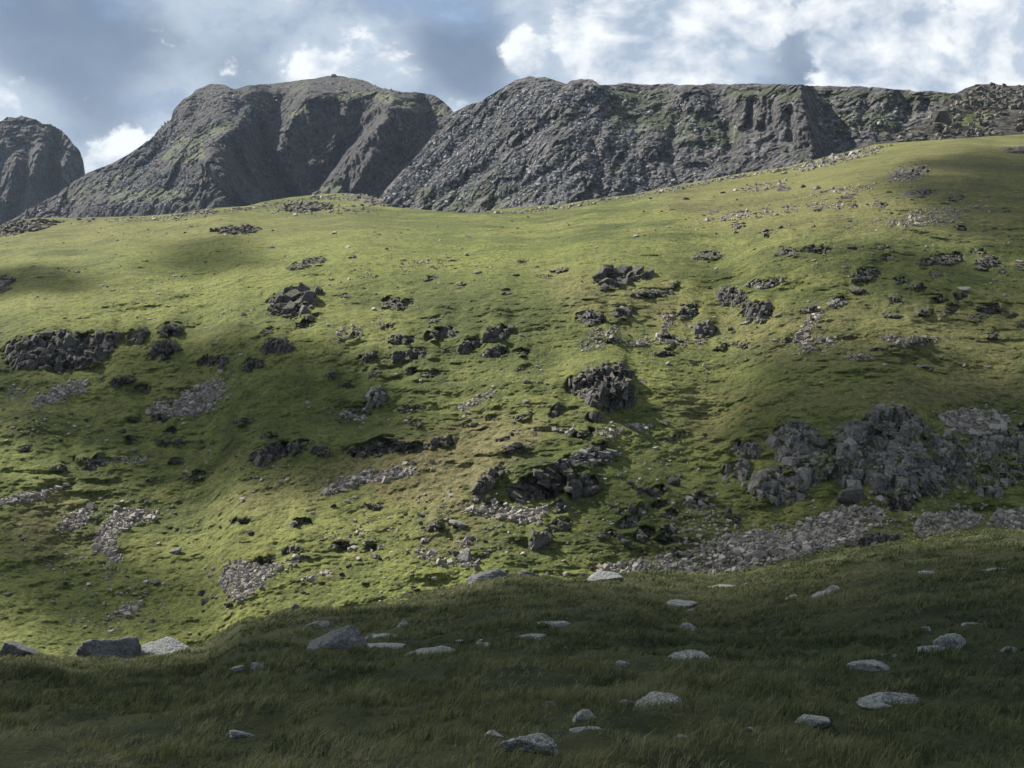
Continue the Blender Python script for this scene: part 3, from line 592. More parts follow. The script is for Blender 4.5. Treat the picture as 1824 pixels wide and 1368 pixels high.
c_ = mixc(nt, ramp(nt, noise(nt, p, 0.5, 5, 0.6), .38, .62), (0.022, 0.030, 0.013), (0.050, 0.056, 0.024))
c_ = mixc(nt, mth(nt, 'MULTIPLY', ramp(nt, noise(nt, p, 6.0, 6, 0.7), .5, .7), .6), c_, (0.060, 0.056, 0.028))
nt.links.new(c_, b.inputs['Base Color']); b.inputs['Specular IOR Level'].default_value = 0.1
bp = node(nt, 'ShaderNodeBump', {'Height': noise(nt, p, 9.0, 6, 0.7), 'Strength': 0.9, 'Distance': 0.12}); nt.links.new(bp.outputs[0], b.inputs['Normal'])
def ns_skirt():
    last = Pn[-1]; post = []
    for dy, dz in ((3, -0.9), (8, -3.2), (18, -9), (35, -21), (60, -40)):
        q = last.copy(); q[:, 0] *= (q[:, 1] + dy) / q[:, 1]; q[:, 1] += dy; q[:, 2] += dz; post.append(q)
    pre = []
    for dy in (-60, -12):
        q = Pn[0].copy(); q[:, 0] = np.linspace(-60, 60, q.shape[0]) * 1.0; q[:, 1] = dy; q[:, 2] = aa.mean() - 0.1 * dy; pre.append(q)
    q = Pn[0].copy(); q[:, 0] = np.linspace(-60, 60, q.shape[0]); q[:, 1] = -0.5; q[:, 2] = aa.mean(); 
    return np.concatenate([np.array(pre + [q]), Pn, np.array(post)])
tag(grid_mesh('near_slope', ns_skirt(), M_turf), kind='structure')

# ================================================================== rocks
def ico(sub):
    bm = bmesh.new(); bmesh.ops.create_icosphere(bm, subdivisions=sub, radius=1)
    V = np.array([v.co[:] for v in bm.verts]); T = np.array([[v.index for v in f.verts] for f in bm.faces]); bm.free(); return V, T
ICO = {k: ico(k) for k in (2, 3, 4, 5)}
def soft_rock(sub, rng, planes=11, sharp=14.0, amp=0.07, strata=0.0):
    V, T = ICO[sub]
    n = rng.normal(size=(planes, 3)); n /= np.linalg.norm(n, axis=1)[:, None]
    d = rng.uniform(0.55, 1.0, len(n))
    r = d[None] / np.maximum(V @ n.T, 0.05)
    r = -np.log(np.exp(-sharp * r).sum(1)) / sharp
    W = V * np.clip(r, .25, 1.5)[:, None]
    s_ = int(rng.integers(1e5))
    disp = amp * fbm(W[:, 0] + 5, W[:, 1], W[:, 2], 0.55, 4, s_, 0.55) + amp * .45 * fbm(W[:, 0], W[:, 1], W[:, 2] * 2.5, 0.16, 3, s_ + 9, 0.6, True)
    if strata: disp = disp + strata * fbm(W[:, 0] * .3, W[:, 1] * .3, W[:, 2] * 2.2 + W[:, 0] * .5, 0.3, 2, s_ + 3, .5, True)
    W = W * (1 + disp)[:, None]
    W = W - (W.max(0) + W.min(0)) / 2; W = W / np.maximum(W.max(0), 1e-3)
    return W.astype(np.float32), T
def hull_rock(rng):
    pts = [((sx + rng.uniform(-.42, .42)) * .9, (sy + rng.uniform(-.42, .42)) * .9, (sz + rng.uniform(-.42, .42)) * .9) for sx in (-1, 1) for sy in (-1, 1) for sz in (-1, 1)]
    pts += [tuple(rng.normal(0, .75, 3)) for _ in range(5)]
    bm = bmesh.new(); vs_ = [bm.verts.new(p_) for p_ in pts]
    r = bmesh.ops.convex_hull(bm, input=vs_)
    bmesh.ops.delete(bm, geom=[v for v in bm.verts if not v.link_faces], context='VERTS')
    bmesh.ops.triangulate(bm, faces=bm.faces[:]); bm.verts.index_update()
    V = np.array([v.co[:] for v in bm.verts], np.float32); T = np.array([[v.index for v in f.verts] for f in bm.faces], np.int32); bm.free()
    V -= (V.max(0) + V.min(0)) / 2; V /= V.max(0)
    return V, T
rg = np.random.default_rng(3)
HULLS = [hull_rock(rg) for _ in range(28)]
def block_rock(sub, rng):
    """joint-bounded block: faces of a skewed box with a few corners knocked off, worn edges"""
    V, T = ICO[sub]
    n = np.concatenate([np.eye(3), -np.eye(3)]) + rng.normal(0, .20, (6, 3)); n2 = rng.normal(size=(5, 3)); n = np.concatenate([n, n2]); n /= np.linalg.norm(n, axis=1)[:, None]
    d = np.concatenate([rng.uniform(.62, .95, 6), rng.uniform(.72, 1.0, 5)])
    r = d[None] / np.maximum(V @ n.T, 0.03); r = -np.log(np.exp(-45 * r).sum(1)) / 45
    W = V * np.clip(r, .2, 1.35)[:, None]; s_ = int(rng.integers(1e5))
    W = W * (1 + .05 * fbm(W[:, 0], W[:, 1], W[:, 2], 0.7, 3, s_) + .035 * fbm(W[:, 0], W[:, 1], W[:, 2], 0.22, 2, s_ + 9, 0.6, True))[:, None]
    W = W - (W.max(0) + W.min(0)) / 2; return (W / W.max(0)).astype(np.float32), T
def joint_block(rng):
    """corners of a skewed box cut by a few planes; the hull gets worn (bevelled) edges"""
    n = np.concatenate([np.eye(3), -np.eye(3)]) + rng.normal(0, .16, (6, 3)); n = np.concatenate([n, rng.normal(size=(5, 3))]); n /= np.linalg.norm(n, axis=1)[:, None]
    d = np.concatenate([rng.uniform(.65, .95, 6), rng.uniform(.7, .98, 5)]); pts = []
    for a_ in range(11):
        for b_ in range(a_ + 1, 11):
            for c_ in range(b_ + 1, 11):
                Mx = n[[a_, b_, c_]]
                if abs(np.linalg.det(Mx)) < .08: continue
                q = np.linalg.solve(Mx, d[[a_, b_, c_]])
                if (n @ q <= d + 1e-6).all(): pts.append(q)
    bm = bmesh.new(); vs_ = [bm.verts.new(tuple(q)) for q in pts]; bmesh.ops.remove_doubles(bm, verts=vs_, dist=.02)
    bmesh.ops.convex_hull(bm, input=bm.verts[:]); bmesh.ops.delete(bm, geom=[v for v in bm.verts if not v.link_faces], context='VERTS')
    bmesh.ops.dissolve_limit(bm, angle_limit=.06, verts=bm.verts[:], edges=bm.edges[:])
    bmesh.ops.bevel(bm, geom=bm.edges[:], offset=.08, segments=2, affect='EDGES', profile=.5, clamp_overlap=True)
    bmesh.ops.triangulate(bm, faces=bm.faces[:]); bm.verts.index_update()
    V = np.array([v.co[:] for v in bm.verts]); T = np.array([[v.index for v in f.verts] for f in bm.faces]); bm.free()
    s_ = int(rng.integers(1e5)); V = V * (1 + .07 * fbm(V[:, 0], V[:, 1], V[:, 2], .7, 3, s_))[:, None]
    V -= (V.max(0) + V.min(0)) / 2; return (V / V.max(0)).astype(np.float32), T
SOFTS = [joint_block(rg) for _ in range(24)]; print('block faces', np.mean([len(t_) for v_, t_ in SOFTS]))
def rotm(rx, ry, rz): return np.array(Matrix.Rotation(rz, 3, 'Z') @ Matrix.Rotation(ry, 3, 'Y') @ Matrix.Rotation(rx, 3, 'X'))
def cluster(name, C, S, Rm, mat, rng, soft_over=0.0):
    """many blocks merged into the one mesh of an outcrop or scree; C centres, S half sizes (n,3), Rm list of rotations"""
    org = C.mean(0); VV = []; TT = []; SS = []; TI = []; k = 0
    for i in range(len(C)):
        soft = S[i].max() > soft_over
        V, T = (SOFTS if soft else HULLS)[int(rng.integers(24 if soft else 28))]
        W = (V * S[i]) @ Rm[i].T + (C[i] - org)
        VV.append(W); TT.append(T + k); k += len(W); SS.append(np.full(len(T), False)); TI.append(np.full(len(W), rng.uniform(0, 1) ** 1.6))
    me = tri_mesh(name, np.concatenate(VV), np.concatenate(TT), mat, np.concatenate(SS), {'tint': np.concatenate(TI)})
    return link(name, me, tuple(org))
def in_poly(pts, u, v):
    m = np.zeros(u.shape, bool)
    for i in range(len(pts)):
        x0, y0 = pts[i]; x1, y1 = pts[(i + 1) % len(pts)]
        if y0 == y1: continue
        c_ = (v >= min(y0, y1)) & (v < max(y0, y1)); m ^= c_ & (u < x0 + (v - y0) * (x1 - x0) / (y1 - y0))
    return m
def scatter(pts, spacing, rng, tries=14):
    us = [p_[0] for p_ in pts]; vs_ = [p_[1] for p_ in pts]
    n = int((max(us) - min(us)) * (max(vs_) - min(vs_)) / spacing ** 2 * tries) + 10
    u = rng.uniform(min(us), max(us), n); v = rng.uniform(min(vs_), max(vs_), n); k = in_poly(pts, u, v); out = []
    for a_, b_ in zip(u[k], v[k]):
        if all((a_ - c_) ** 2 + ((b_ - d_) * 1.25) ** 2 > spacing ** 2 for c_, d_ in out): out.append((a_, b_))
    return np.array(out) if out else np.array([[np.mean(us), np.mean(vs_)]])
def px2m(y): return y / F
SHRINK = 1.0
for ci, (lab, poly, bs, dens_, lean) in enumerate(CR):
    rng = np.random.default_rng(100 + ci)
    if bs <= 13 and dens_ > .5: dens_ = max(dens_, 1.15)
    big = scatter(poly, bs * (0.60 if bs > 13 else .5) / dens_ ** .5, rng); small = scatter(poly, bs * 0.36, rng, 7)
    small = small[fbm(small[:, 0], small[:, 1], small[:, 0] * 0, bs * 1.4, 2, ci) > -.15]
    uv = np.concatenate([big, small]); Pp = H.at(uv[:, 0], uv[:, 1]); n = len(uv)
    sz = np.concatenate([rng.uniform(.6, 1.3, len(big)) * bs, rng.uniform(.25, .5, len(small)) * bs]) * 0.5
    msz = sz * Pp[:, 1] / F
    flat = 'slab' in lab or 'ledge' in lab or 'flat' in lab or 'thin dark' in lab
    S = np.stack([msz * rng.uniform(.6, 1.0, n), msz * rng.uniform(1.0, 1.5, n), msz * (rng.uniform(.5, .8, n) if flat else rng.uniform(1.1, 2.3, n))], 1)
    S[:, 1] *= np.interp(uv[:, 1], [330, 620], [2.8, 1.0])
    Pp = Pp + np.stack([0 * msz, 0.70 * msz, -0.48 * S[:, 2] + (.15 * msz if flat else 0)], 1)
    fx, fz = rng.normal(.12, .08), rng.normal(.25, .3)
    Rm = [rotm(rng.normal(fx, .11), rng.normal(lean * .9, .10), rng.normal(fz, .14)) for _ in range(n)]
    mat = M_slab if any(w_ in lab[:32] for w_ in ('pale flat', 'slanting pale', 'upright pale', 'rough pale', 'pinnacle of pale')) else M_field if 'boulder field' in lab else M_crag
    o = cluster('rock_outcrop', Pp, S, Rm, mat, rng, 3.4 * np.median(Pp[:, 1]) / F)
    tag(o, lab, 'outcrop', 'rock outcrops on the hillside')

# the smooth pale slab on the great crag
def slab(lab, u, v, wpx, hpx, depth, mat, seed, tilt=(0, 0, 0), rel=H, name='rock_slab', cat='slab'):
    rng = np.random.default_rng(seed); p_ = rel.at(u, v)[0]; k = p_[1] / F
    V, T = soft_rock(4, rng, 8, 9.0, 0.10, 0.04)
    W = V * np.array([wpx * k / 2, depth, hpx * k / 2])
    o = link(name, tri_mesh(name, W, T, mat, True), tuple(p_), tilt); return tag(o, lab, cat)
slab('smooth dark slab leaning at the right foot of the great fluted crag', 1052, 874, 46, 20, 1.0, M_crag, 6, (0, -.3, 0))
slab('rounded dark boulder among the upper blocks of the boulder field', 1463, 789, 34, 22, 1.2, M_crag, 7, (0, .1, 0), name='boulder', cat='boulder')
slab('great sloping slab at the foot of the middle block group of the boulder field', 1513, 888, 52, 42, 1.6, M_crag, 8, (0, -.45, 0))
slab('lone pointed boulder on grass right of the wall of broad blocks', 1737, 868, 22, 30, .9, M_crag, 9, (0, .1, 0), name='boulder', cat='boulder')
slab('large pale pointed boulder in a ring of stones near the bottom of the hillside', 829, 993, 30, 36, 1.1, M_slab, 10, (0, .35, .4), name='boulder', cat='boulder')
slab('dark boulder leaning on the left side of the large pale pointed boulder', 812, 988, 18, 15, .7, M_crag, 12, (0, .35, .4), name='boulder', cat='boulder')
slab('pale humped rock beside a few stones right of the brown patch', 817, 934, 36, 16, 1.2, M_slab, 11, (0, .05, 0), name='boulder', cat='boulder')
slab('largest tan slab boulder on the upper right grass below the crest', 1454, 337, 24, 12, 2.0, M_slab, 13, (0, -.1, .3), name='boulder', cat='boulder')
slab('dark block just left of the largest tan slab boulder', 1430, 334, 12, 11, 1.2, M_crag, 14, (0, .1, 0), name='boulder', cat='boulder')
slab('flat dark table stone on the upper right grass, under the crest line', 1219, 355, 18, 8, 1.6, M_crag, 15, name='boulder', cat='boulder')
slab('leaning slab at the top of the stony crest on the right', 1484, 278, 14, 12, 1.6, M_slab, 16, (0, -.4, 0), name='boulder', cat='boulder')
slab('grey boulder with a pale top standing in the long lower scree', 1222, 992, 28, 20, 1.0, M_crag, 17, (0, -.1, 0), name='boulder', cat='boulder')
slab('rounded pale stone alone on the bright bench left of centre', 852, 486, 16, 8, 1.1, M_slab, 18, name='boulder', cat='boulder')
slab('dark flat stone right of the rounded pale stone on the bright bench', 918, 490, 14, 7, 1.1, M_crag, 19, name='boulder', cat='boulder')
slab('round black stone right of the small crag with the grassy top', 1301, 587, 11, 10, .7, M_crag, 20, name='boulder', cat='boulder')
slab('white quartz rock at the left foot of the dark square outcrop', 1328, 576, 20, 10, .9, M_slab, 21, name='boulder', cat='boulder')
slab('pale oval stone alone on the shaded grass at the right', 1648, 653, 22, 8, .9, M_slab, 22, name='boulder', cat='boulder')
slab('grey stone alone under the left edge of the sunny lower slope', 446, 949, 17, 11, .7, M_crag, 23, name='boulder', cat='boulder')
slab('dark stone standing by a white pebble left of the stepped brown crag', 938, 681, 14, 11, .8, M_crag, 24, name='boulder', cat='boulder')
slab('broad pale slab half sunk in the grass left of the bare scree', 309, 984, 32, 13, .9, M_slab, 25, (0, -.3, 0))
slab('dark flat boulder on grass at the left, above the black scree', 117, 863, 20, 10, .9, M_crag, 26, name='boulder', cat='boulder')
slab('pair of black stones at the foot of the sunlit scree, the left one', 411, 1077, 15, 12, .7, M_crag, 27, name='boulder', cat='boulder')
slab('brown split boulder on the sunny grass left of the scree foot', 367, 1071, 18, 14, .7, M_crag, 28, name='boulder', cat='boulder')
slab('tilted stone alone near the left edge of the sunny slope', 12, 1059, 20, 8, .6, M_slab, 29, (0, -.3, 0), name='boulder', cat='boulder')

# ---- scree as one mass of stones
rng = np.random.default_rng(77); Cs = []; Ss = []; Rs = []
for (poly, ps, dn) in SCREE:
    ps *= .84
    uv = scatter(poly, ps * 0.56 / math.sqrt(dn), rng, 9)
    q_ = np.array(poly, float); m_ = q_.mean(0); ex = scatter([tuple(m_ + (p_ - m_) * 1.45) for p_ in q_], ps * 1.9 / math.sqrt(dn), rng, 5); uv = np.concatenate([uv, ex]); uv = uv[(uv[:, 1] > hsky(uv[:, 0]) + 3)]
    if dn < .7: uv = uv[fbm(uv[:, 0], uv[:, 1], uv[:, 0] * 0, 22, 2, 9) > -.25]
    if not len(uv): continue
    Pp = H.at(uv[:, 0], uv[:, 1]); n = len(uv)
    ms = ps * np.minimum(rng.lognormal(-.25, .5, n), 2.4) * .5 * Pp[:, 1] / F
    S = np.stack([ms * rng.uniform(.7, 1.25, n), ms * rng.uniform(.7, 1.2, n), ms * rng.uniform(.5, .95, n)], 1)
    Cs.append(Pp + np.stack([0 * ms, 0 * ms, .12 * ms], 1)); Ss.append(S); Rs += [rotm(rng.normal(.1, .6), rng.normal(-.2, .6), rng.uniform(0, 6.3)) for _ in range(n)]
# a thin litter of small stones over the whole slope
n = 9000; u = rng.uniform(-300, 2100, n); v = rng.uniform(330, 1150, n)
k = (v > hsky(u) + 6) & (v < fsky(u) + 5) & (fbm(u, v, u * 0, 120, 3, 19) > 0.0 - .1 * (u > 1000)); u, v = u[k], v[k]; n = len(u)
Pp = H.at(u, v); ms = 3.1 * rng.lognormal(0, .5, n) * .5 * np.interp(v, [330, 700, 1100], [.75, .9, 1.25]) * Pp[:, 1] / F
Cs.append(Pp); Ss.append(np.stack([ms * 1.2, ms, ms * .65], 1)); Rs += [rotm(rng.normal(0, .3), rng.normal(0, .3), rng.uniform(0, 6.3)) for _ in range(n)]
o = cluster('scree', np.concatenate(Cs), np.concatenate(Ss), Rs, M_stone, rng, 1e9)
tag(o, 'grey scree and small loose stones spread in patches over the grassy hillside', 'scree', kind='stuff')

# ---- separate stones lying on the grass (copies of a few prototypes)
PROT = []
for i in range(10):
    V, T = soft_rock(3, np.random.default_rng(300 + i), 10, 20.0, 0.05)
    PROT.append((tri_mesh('loose_stone', V, T, M_stone, True, {'tint': np.full(len(V), (i % 5) / 5)}), tri_mesh('dark_stone', V, T, M_crag, True)))
ZONES = [((250, 400, 1100, 520), 26, 5.0, 'small stone lying on the bright green bench under the skyline'),
         ((1100, 330, 1560, 430), 26, 6.0, 'small stone on the sunny grass of the right hand crest slope'),
         ((1560, 300, 1820, 440), 16, 6.0, 'small stone on the dim grass under the right hand knoll'),
         ((1200, 440, 1820, 560), 26, 6.5, 'stone among the small ledges high on the right of the slope'),
         ((1380, 560, 1820, 700), 20, 6.0, 'stone on the tan grass at the right, above the boulder field'),
         ((560, 560, 1000, 780), 26, 6.0, 'stone on the shaded grass in the middle of the hillside'),
         ((0, 660, 420, 860), 26, 7.0, 'stone in the cloud shadow on the left of the hillside'),
         ((1100, 850, 1320, 990), 22, 13.0, 'upright grey rock poking from the grass left of the boulder field'),
         ((500, 880, 800, 1060), 26, 8.5, 'stone on the sunny grass between the two lower screes'),
         ((0, 900, 400, 1130), 26, 8.0, 'stone on the sunny grass at the lower left of the hillside'),
         ((860, 940, 1080, 1020), 14, 8.0, 'stone on the grass just above the long scree, at its left end'),
         ((1180, 620, 1480, 760), 8, 6.0, 'stone on the vivid green strip right of the stepped brown crag')]
todo = []
for zi, ((u0, v0, u1, v1), cnt, ps, lab) in enumerate(ZONES):
    rng = np.random.default_rng(500 + zi)
    for i in range(cnt):
        for _ in range(20):
            u, v = rng.uniform(u0, u1), rng.uniform(v0, v1)
            if v < hsky(u) + 6 or v > fsky(u) - 6 or samp(BARE, np.array([u]), np.array([v]))[0] > .12: continue
            break
        else: continue
        p_ = H.at(u, v)[0]; s_ = ps * rng.lognormal(0, .3) * .5 * p_[1] / F
        up = 'upright' in lab; dark = int(rng.random() < .45 or up)
        me = PROT[int(rng.integers(10))][dark]
        o = link('upright_rock' if up else 'stone', me, tuple(p_ + np.array([0, 0, s_ * .15])), (rng.normal(0, .2), rng.normal(0, .25), rng.uniform(0, 6.3)),
                 (s_ * rng.uniform(.7, .95), s_ * .8, s_ * 1.1) if up else (s_ * rng.uniform(.9, 1.4), s_, s_ * rng.uniform(.55, .8)))
        d0, dr = where(u, v)
        key = ('upright grey rock' if up else ('dark stone' if dark else 'pale stone')) + ' ' + dr
        todo.append((key, d0, o, 'rock' if up else 'stone', lab.replace('stone', 'stones', 1).replace('upright grey rock', 'upright grey rocks')))
byk = {}
for t_ in todo: byk.setdefault(t_[0], []).append(t_)
for key, L_ in byk.items():
    L_.sort(key=lambda t_: t_[1])
    for i, (k_, d_, o, cat, grp) in enumerate(L_):
        tag(o, k_ if len(L_) == 1 else k_ + ', ' + ORD[min(i, 11)], cat, grp)

# ================================================================== far mountains
M_mtA = mountain_material('dome_rock', (0.022, 0.021, 0.024), (0.050, 0.047, 0.050), (0.150, 0.145, 0.146), (0.050, 0.058, 0.026))
M_mtB = mountain_material('ridge_rock', (0.024, 0.024, 0.026), (0.058, 0.057, 0.060), (0.26, 0.255, 0.26), (0.030, 0.037, 0.018))
M_knoll = mountain_material('knoll_rock', (0.04, 0.038, 0.033), (0.075, 0.072, 0.063), (0.17, 0.16, 0.14), (0.060, 0.070, 0.022))
def mountain(name, sky_pts, foot, u0, u1, du, nv, Dfoot, slope, cliffs, creases, greens, mat, amp, Lk=90, kg=.62, aniso=None, back=((15, .5), (60, -2), (200, -60), (500, -260))):
    R = Relief(u0, u1, du, foot, interp(sky_pts), nv)
    sl = slope(R.U, R.V); tb = np.tan(np.radians(sl))
    dtz = np.diff(R.TZ, axis=0)
    ln = np.zeros_like(R.U); ln[1:] = np.cumsum(dtz / np.maximum(tb[1:] - R.TZ[1:], .05), axis=0)
    ku = int(55 / du); dft = np.convolve(np.pad(Dfoot(R.u), ku, mode='edge'), np.hanning(2 * ku + 1) / np.hanning(2 * ku + 1).sum(), mode='valid')
    D = dft[None] * np.exp(ln)
    px = D / F / np.tan(np.radians(sl))              # metres of distance per pixel climbed
    if cliffs: D = D - knoll(R, masks(cliffs, 5), Lk, 1.0) * px * kg
    for cr in creases: D = D - samp(blur(line_field(*cr), 3), R.U, R.V)
    P = R.pts(D); x, y, z = P[..., 0], P[..., 1], P[..., 2]
    if aniso is not None: D = D + aniso(R, x, y, z)
    D = D + amp * (2.2 * fbm(x, y, z * .7, 90, 4, 71, .55, True) + 1.5 * fbm(x, y, z * .8, 22, 4, 75, .65, True) + .75 * fbm(x, y, z, 7.0, 3, 79, .65))
    cv, ce = cells(x, y * .5, z * .75, 24, 201, .5); cv2, ce2 = cells(x, y, z * .8, 8, 211, .5)
    cm = 0.35 + .65 * sm(fbm(x, y, z, 110, 3, 221) * 1.8 + .5)
    D = D + amp * cm * (1.9 * cv + .9 * cv2 - 1.3 * np.clip(.25 - ce, 0, .25) * -4 * .6)
    # skyline roughness
    P = R.pts(D)
    P[..., 2] += amp * .42 * fbm(P[..., 0], P[..., 1], P[..., 2], 14, 3, 83, .6)
    g = samp(masks(greens, 7), R.U, R.V) if greens else 0 * R.U
    A, at = with_skirts(R, P, {'green': g}, [], back)
    o = grid_mesh(name, A, mat, at); tag(o, kind='structure'); return R
# left peak, cut off by the picture edge
mountain('far_left_mountain', [(-700, 330), (-300, 250), (-100, 228), (0, 216), (15, 209), (40, 206), (60, 212), (75, 220), (95, 223), (115, 238), (130, 255), (143, 270), (148, 285), (152, 312), (156, 380), (165, 440)], lambda u: 0 * u + 450, -500, 166, 1.3, 230,
    lambda U: 2300 + 0.0 * U, lambda U, V: np.interp(V, [200, 250, 300, 420], [30, 42, 60, 60]),
    [([(0,255),(60,262),(85,248),(110,262),(150,300),(160,420),(-200,420),(-200,280)], .8)],
    [([(88,245),(84,300),(92,350)], 8, 30, -60), ([(60,270),(50,320),(40,380)], 12, 30, 50), ([(105,285),(112,330)], 14, 20, 40), ([(20,290),(5,350)], 14, 30, 50), ([(140,262),(153,330)], 40, 8, -30)],
    [], M_mtA, 7.0, 60)
# domed mountain
DOME = [(-500, 470), (-200, 430), (0, 402), (30, 386), (60, 368), (100, 346), (151, 310), (200, 291), (240, 268), (272, 246), (280, 233), (292, 222), (305, 213), (308, 198), (315, 188), (325, 177), (338, 170), (350, 160), (375, 150), (400, 151), (412, 157), (420, 158), (445, 151), (470, 150), (520, 145),
        (560, 140), (580, 136), (597, 134), (620, 138), (650, 143), (680, 157), (710, 163), (740, 164), (775, 170), (790, 180), (800, 190), (808, 200), (830, 230), (860, 260), (1000, 330)]
def dome_aniso(R, x, y, z):
    m = samp(masks([([(430,220),(560,170),(790,190),(760,330),(430,360),(380,260)], 1.0)], 14), R.U, R.V)
    return (9 * m * fbm(x, y * .3, z * .22, 16, 4, 131, .6, True) + 5 * m * fbm(x + z * .3, y * .3, z * .3, 5.5, 2, 133, .6, True))
DR = mountain('domed_mountain', DOME, lambda u: 0 * u + 470, -500, 1000, 1.3, 330,
    lambda U: np.interp(U, [-500, 100, 250, 400, 500, 580, 800, 1000], [1900, 1700, 1610, 1530, 1640, 1600, 1500, 1450]), lambda U, V: np.interp(V, [140, 165, 185, 260, 330, 450], [17, 22, 34, 38, 40, 36]),
    [([(508,219),(536,176),(584,180),(642,182),(672,190),(662,207),(630,237),(603,267),(575,304),(561,345),(515,360),(492,340),(483,281),(488,246)], 1.0),
     ([(361,262),(400,238),(441,214),(458,224),(466,258),(485,285),(500,350),(460,370),(422,318),(395,290)], 1.0),
     ([(299,288),(359,288),(391,306),(412,336),(420,380),(345,380),(322,341),(299,316)], .8),
     ([(138,366),(230,360),(334,364),(345,392),(130,400)], .8), ([(200,330),(290,310),(300,325),(210,345)], .4),
     ([(676,193),(745,198),(754,249),(759,267),(722,286),(699,320),(676,345),(600,350),(621,318),(660,240)], .95),
     ([(735,166),(775,172),(805,198),(770,188)], .7), ([(310,212),(318,188),(350,163),(400,153),(360,180),(330,214)], .45), ([(440,190),(470,165),(520,155),(500,185),(460,215),(430,222)], .5)],
    [([(690,186),(660,222),(628,262),(592,305),(563,340)], 26, 60, 42), ([(672,198),(640,232),(600,275),(560,330)], 14, 12, -40), ([(460,222),(468,262),(490,300),(520,345)], 40, 14, -60), ([(583,182),(578,225),(560,270)], 8, 10, -12), ([(640,185),(628,220)], 8, 10, -10), ([(410,245),(425,290),(450,340)], 12, 10, -16), ([(720,205),(715,250),(690,290)], 10, 12, -12), ([(330,215),(270,275),(200,330)], 16, 20, -9), ([(440,175),(400,215),(350,240)], 12, 16, -9),
     ([(540,178),(505,225),(485,285),(500,340)], 20, 50, 30), ([(375,262),(420,315),(470,362)], 26, 18, 22), ([(362,282),(400,320),(440,365)], 14, 30, 34), ([(655,278),(640,300),(625,330)], 10, 26, 18), ([(605,195),(600,235),(570,290)], 12, 22, 14)],
    [([(285,284),(315,248),(380,230),(430,214),(424,224),(365,250),(362,284),(320,286)], 1.0), ([(180,352),(215,335),(300,335),(350,350),(300,354),(240,360)], .9), ([(575,172),(640,159),(700,170),(800,197),(800,206),(700,184),(640,172),(590,178)], .9),
     ([(515,200),(545,185),(548,200),(520,215)], .9), ([(490,230),(520,222),(515,230),(492,236)], .8), ([(560,340),(600,312),(620,335),(590,350)], .6), ([(110,340),(180,320),(250,290),(200,330),(120,362)], .4), ([(680,190),(730,200),(740,235),(690,232)], .4), ([(430,170),(520,150),(560,150),(500,180),(440,200)], .35)],
    M_mtA, 2.7, 70, 1.15, dome_aniso)
# ridge massif
RIDGE = [(500, 520), (600, 430), (672, 356), (700, 322), (730, 290), (760, 255), (785, 225), (807, 200), (830, 188), (860, 179), (890, 160), (905, 150), (920, 142), (945, 136), (970, 137), (990, 143), (1010, 150), (1015, 144), (1035, 140), (1055, 142), (1068, 150), (1085, 151),
         (1120, 149), (1180, 150), (1240, 152), (1270, 147), (1300, 150), (1340, 149), (1400, 151), (1440, 152), (1500, 154), (1560, 156), (1620, 161), (1680, 165), (1824, 172), (2000, 180), (2524, 230)]
def ridge_aniso(R, x, y, z):
    k = samp(masks([([(600,500),(807,200),(945,130),(1080,140),(1130,260),(1150,500)], 1.0)], 25), R.U, R.V)
    a_ = (x - z * 0.95) ; b_ = (x + z)                   # ribs run down to the left
    rib = 8 * fbm(a_ + 12 * fbm(x, y, z, 60, 2, 143), y * .1, b_ * .22, 30, 5, 141, .62, True)
    k2 = samp(masks([([(1080,150),(1300,160),(1290,300),(1080,360)], .8), ([(1450,170),(1680,170),(1640,260),(1480,260)], 1.0)], 20), R.U, R.V)
    return k * rib + k2 * 9 * fbm(x, y * .3, z * .35, 20, 4, 151, .6, True) - 2.0 * np.abs(fbm(x, y, z, 5.0, 2, 161))
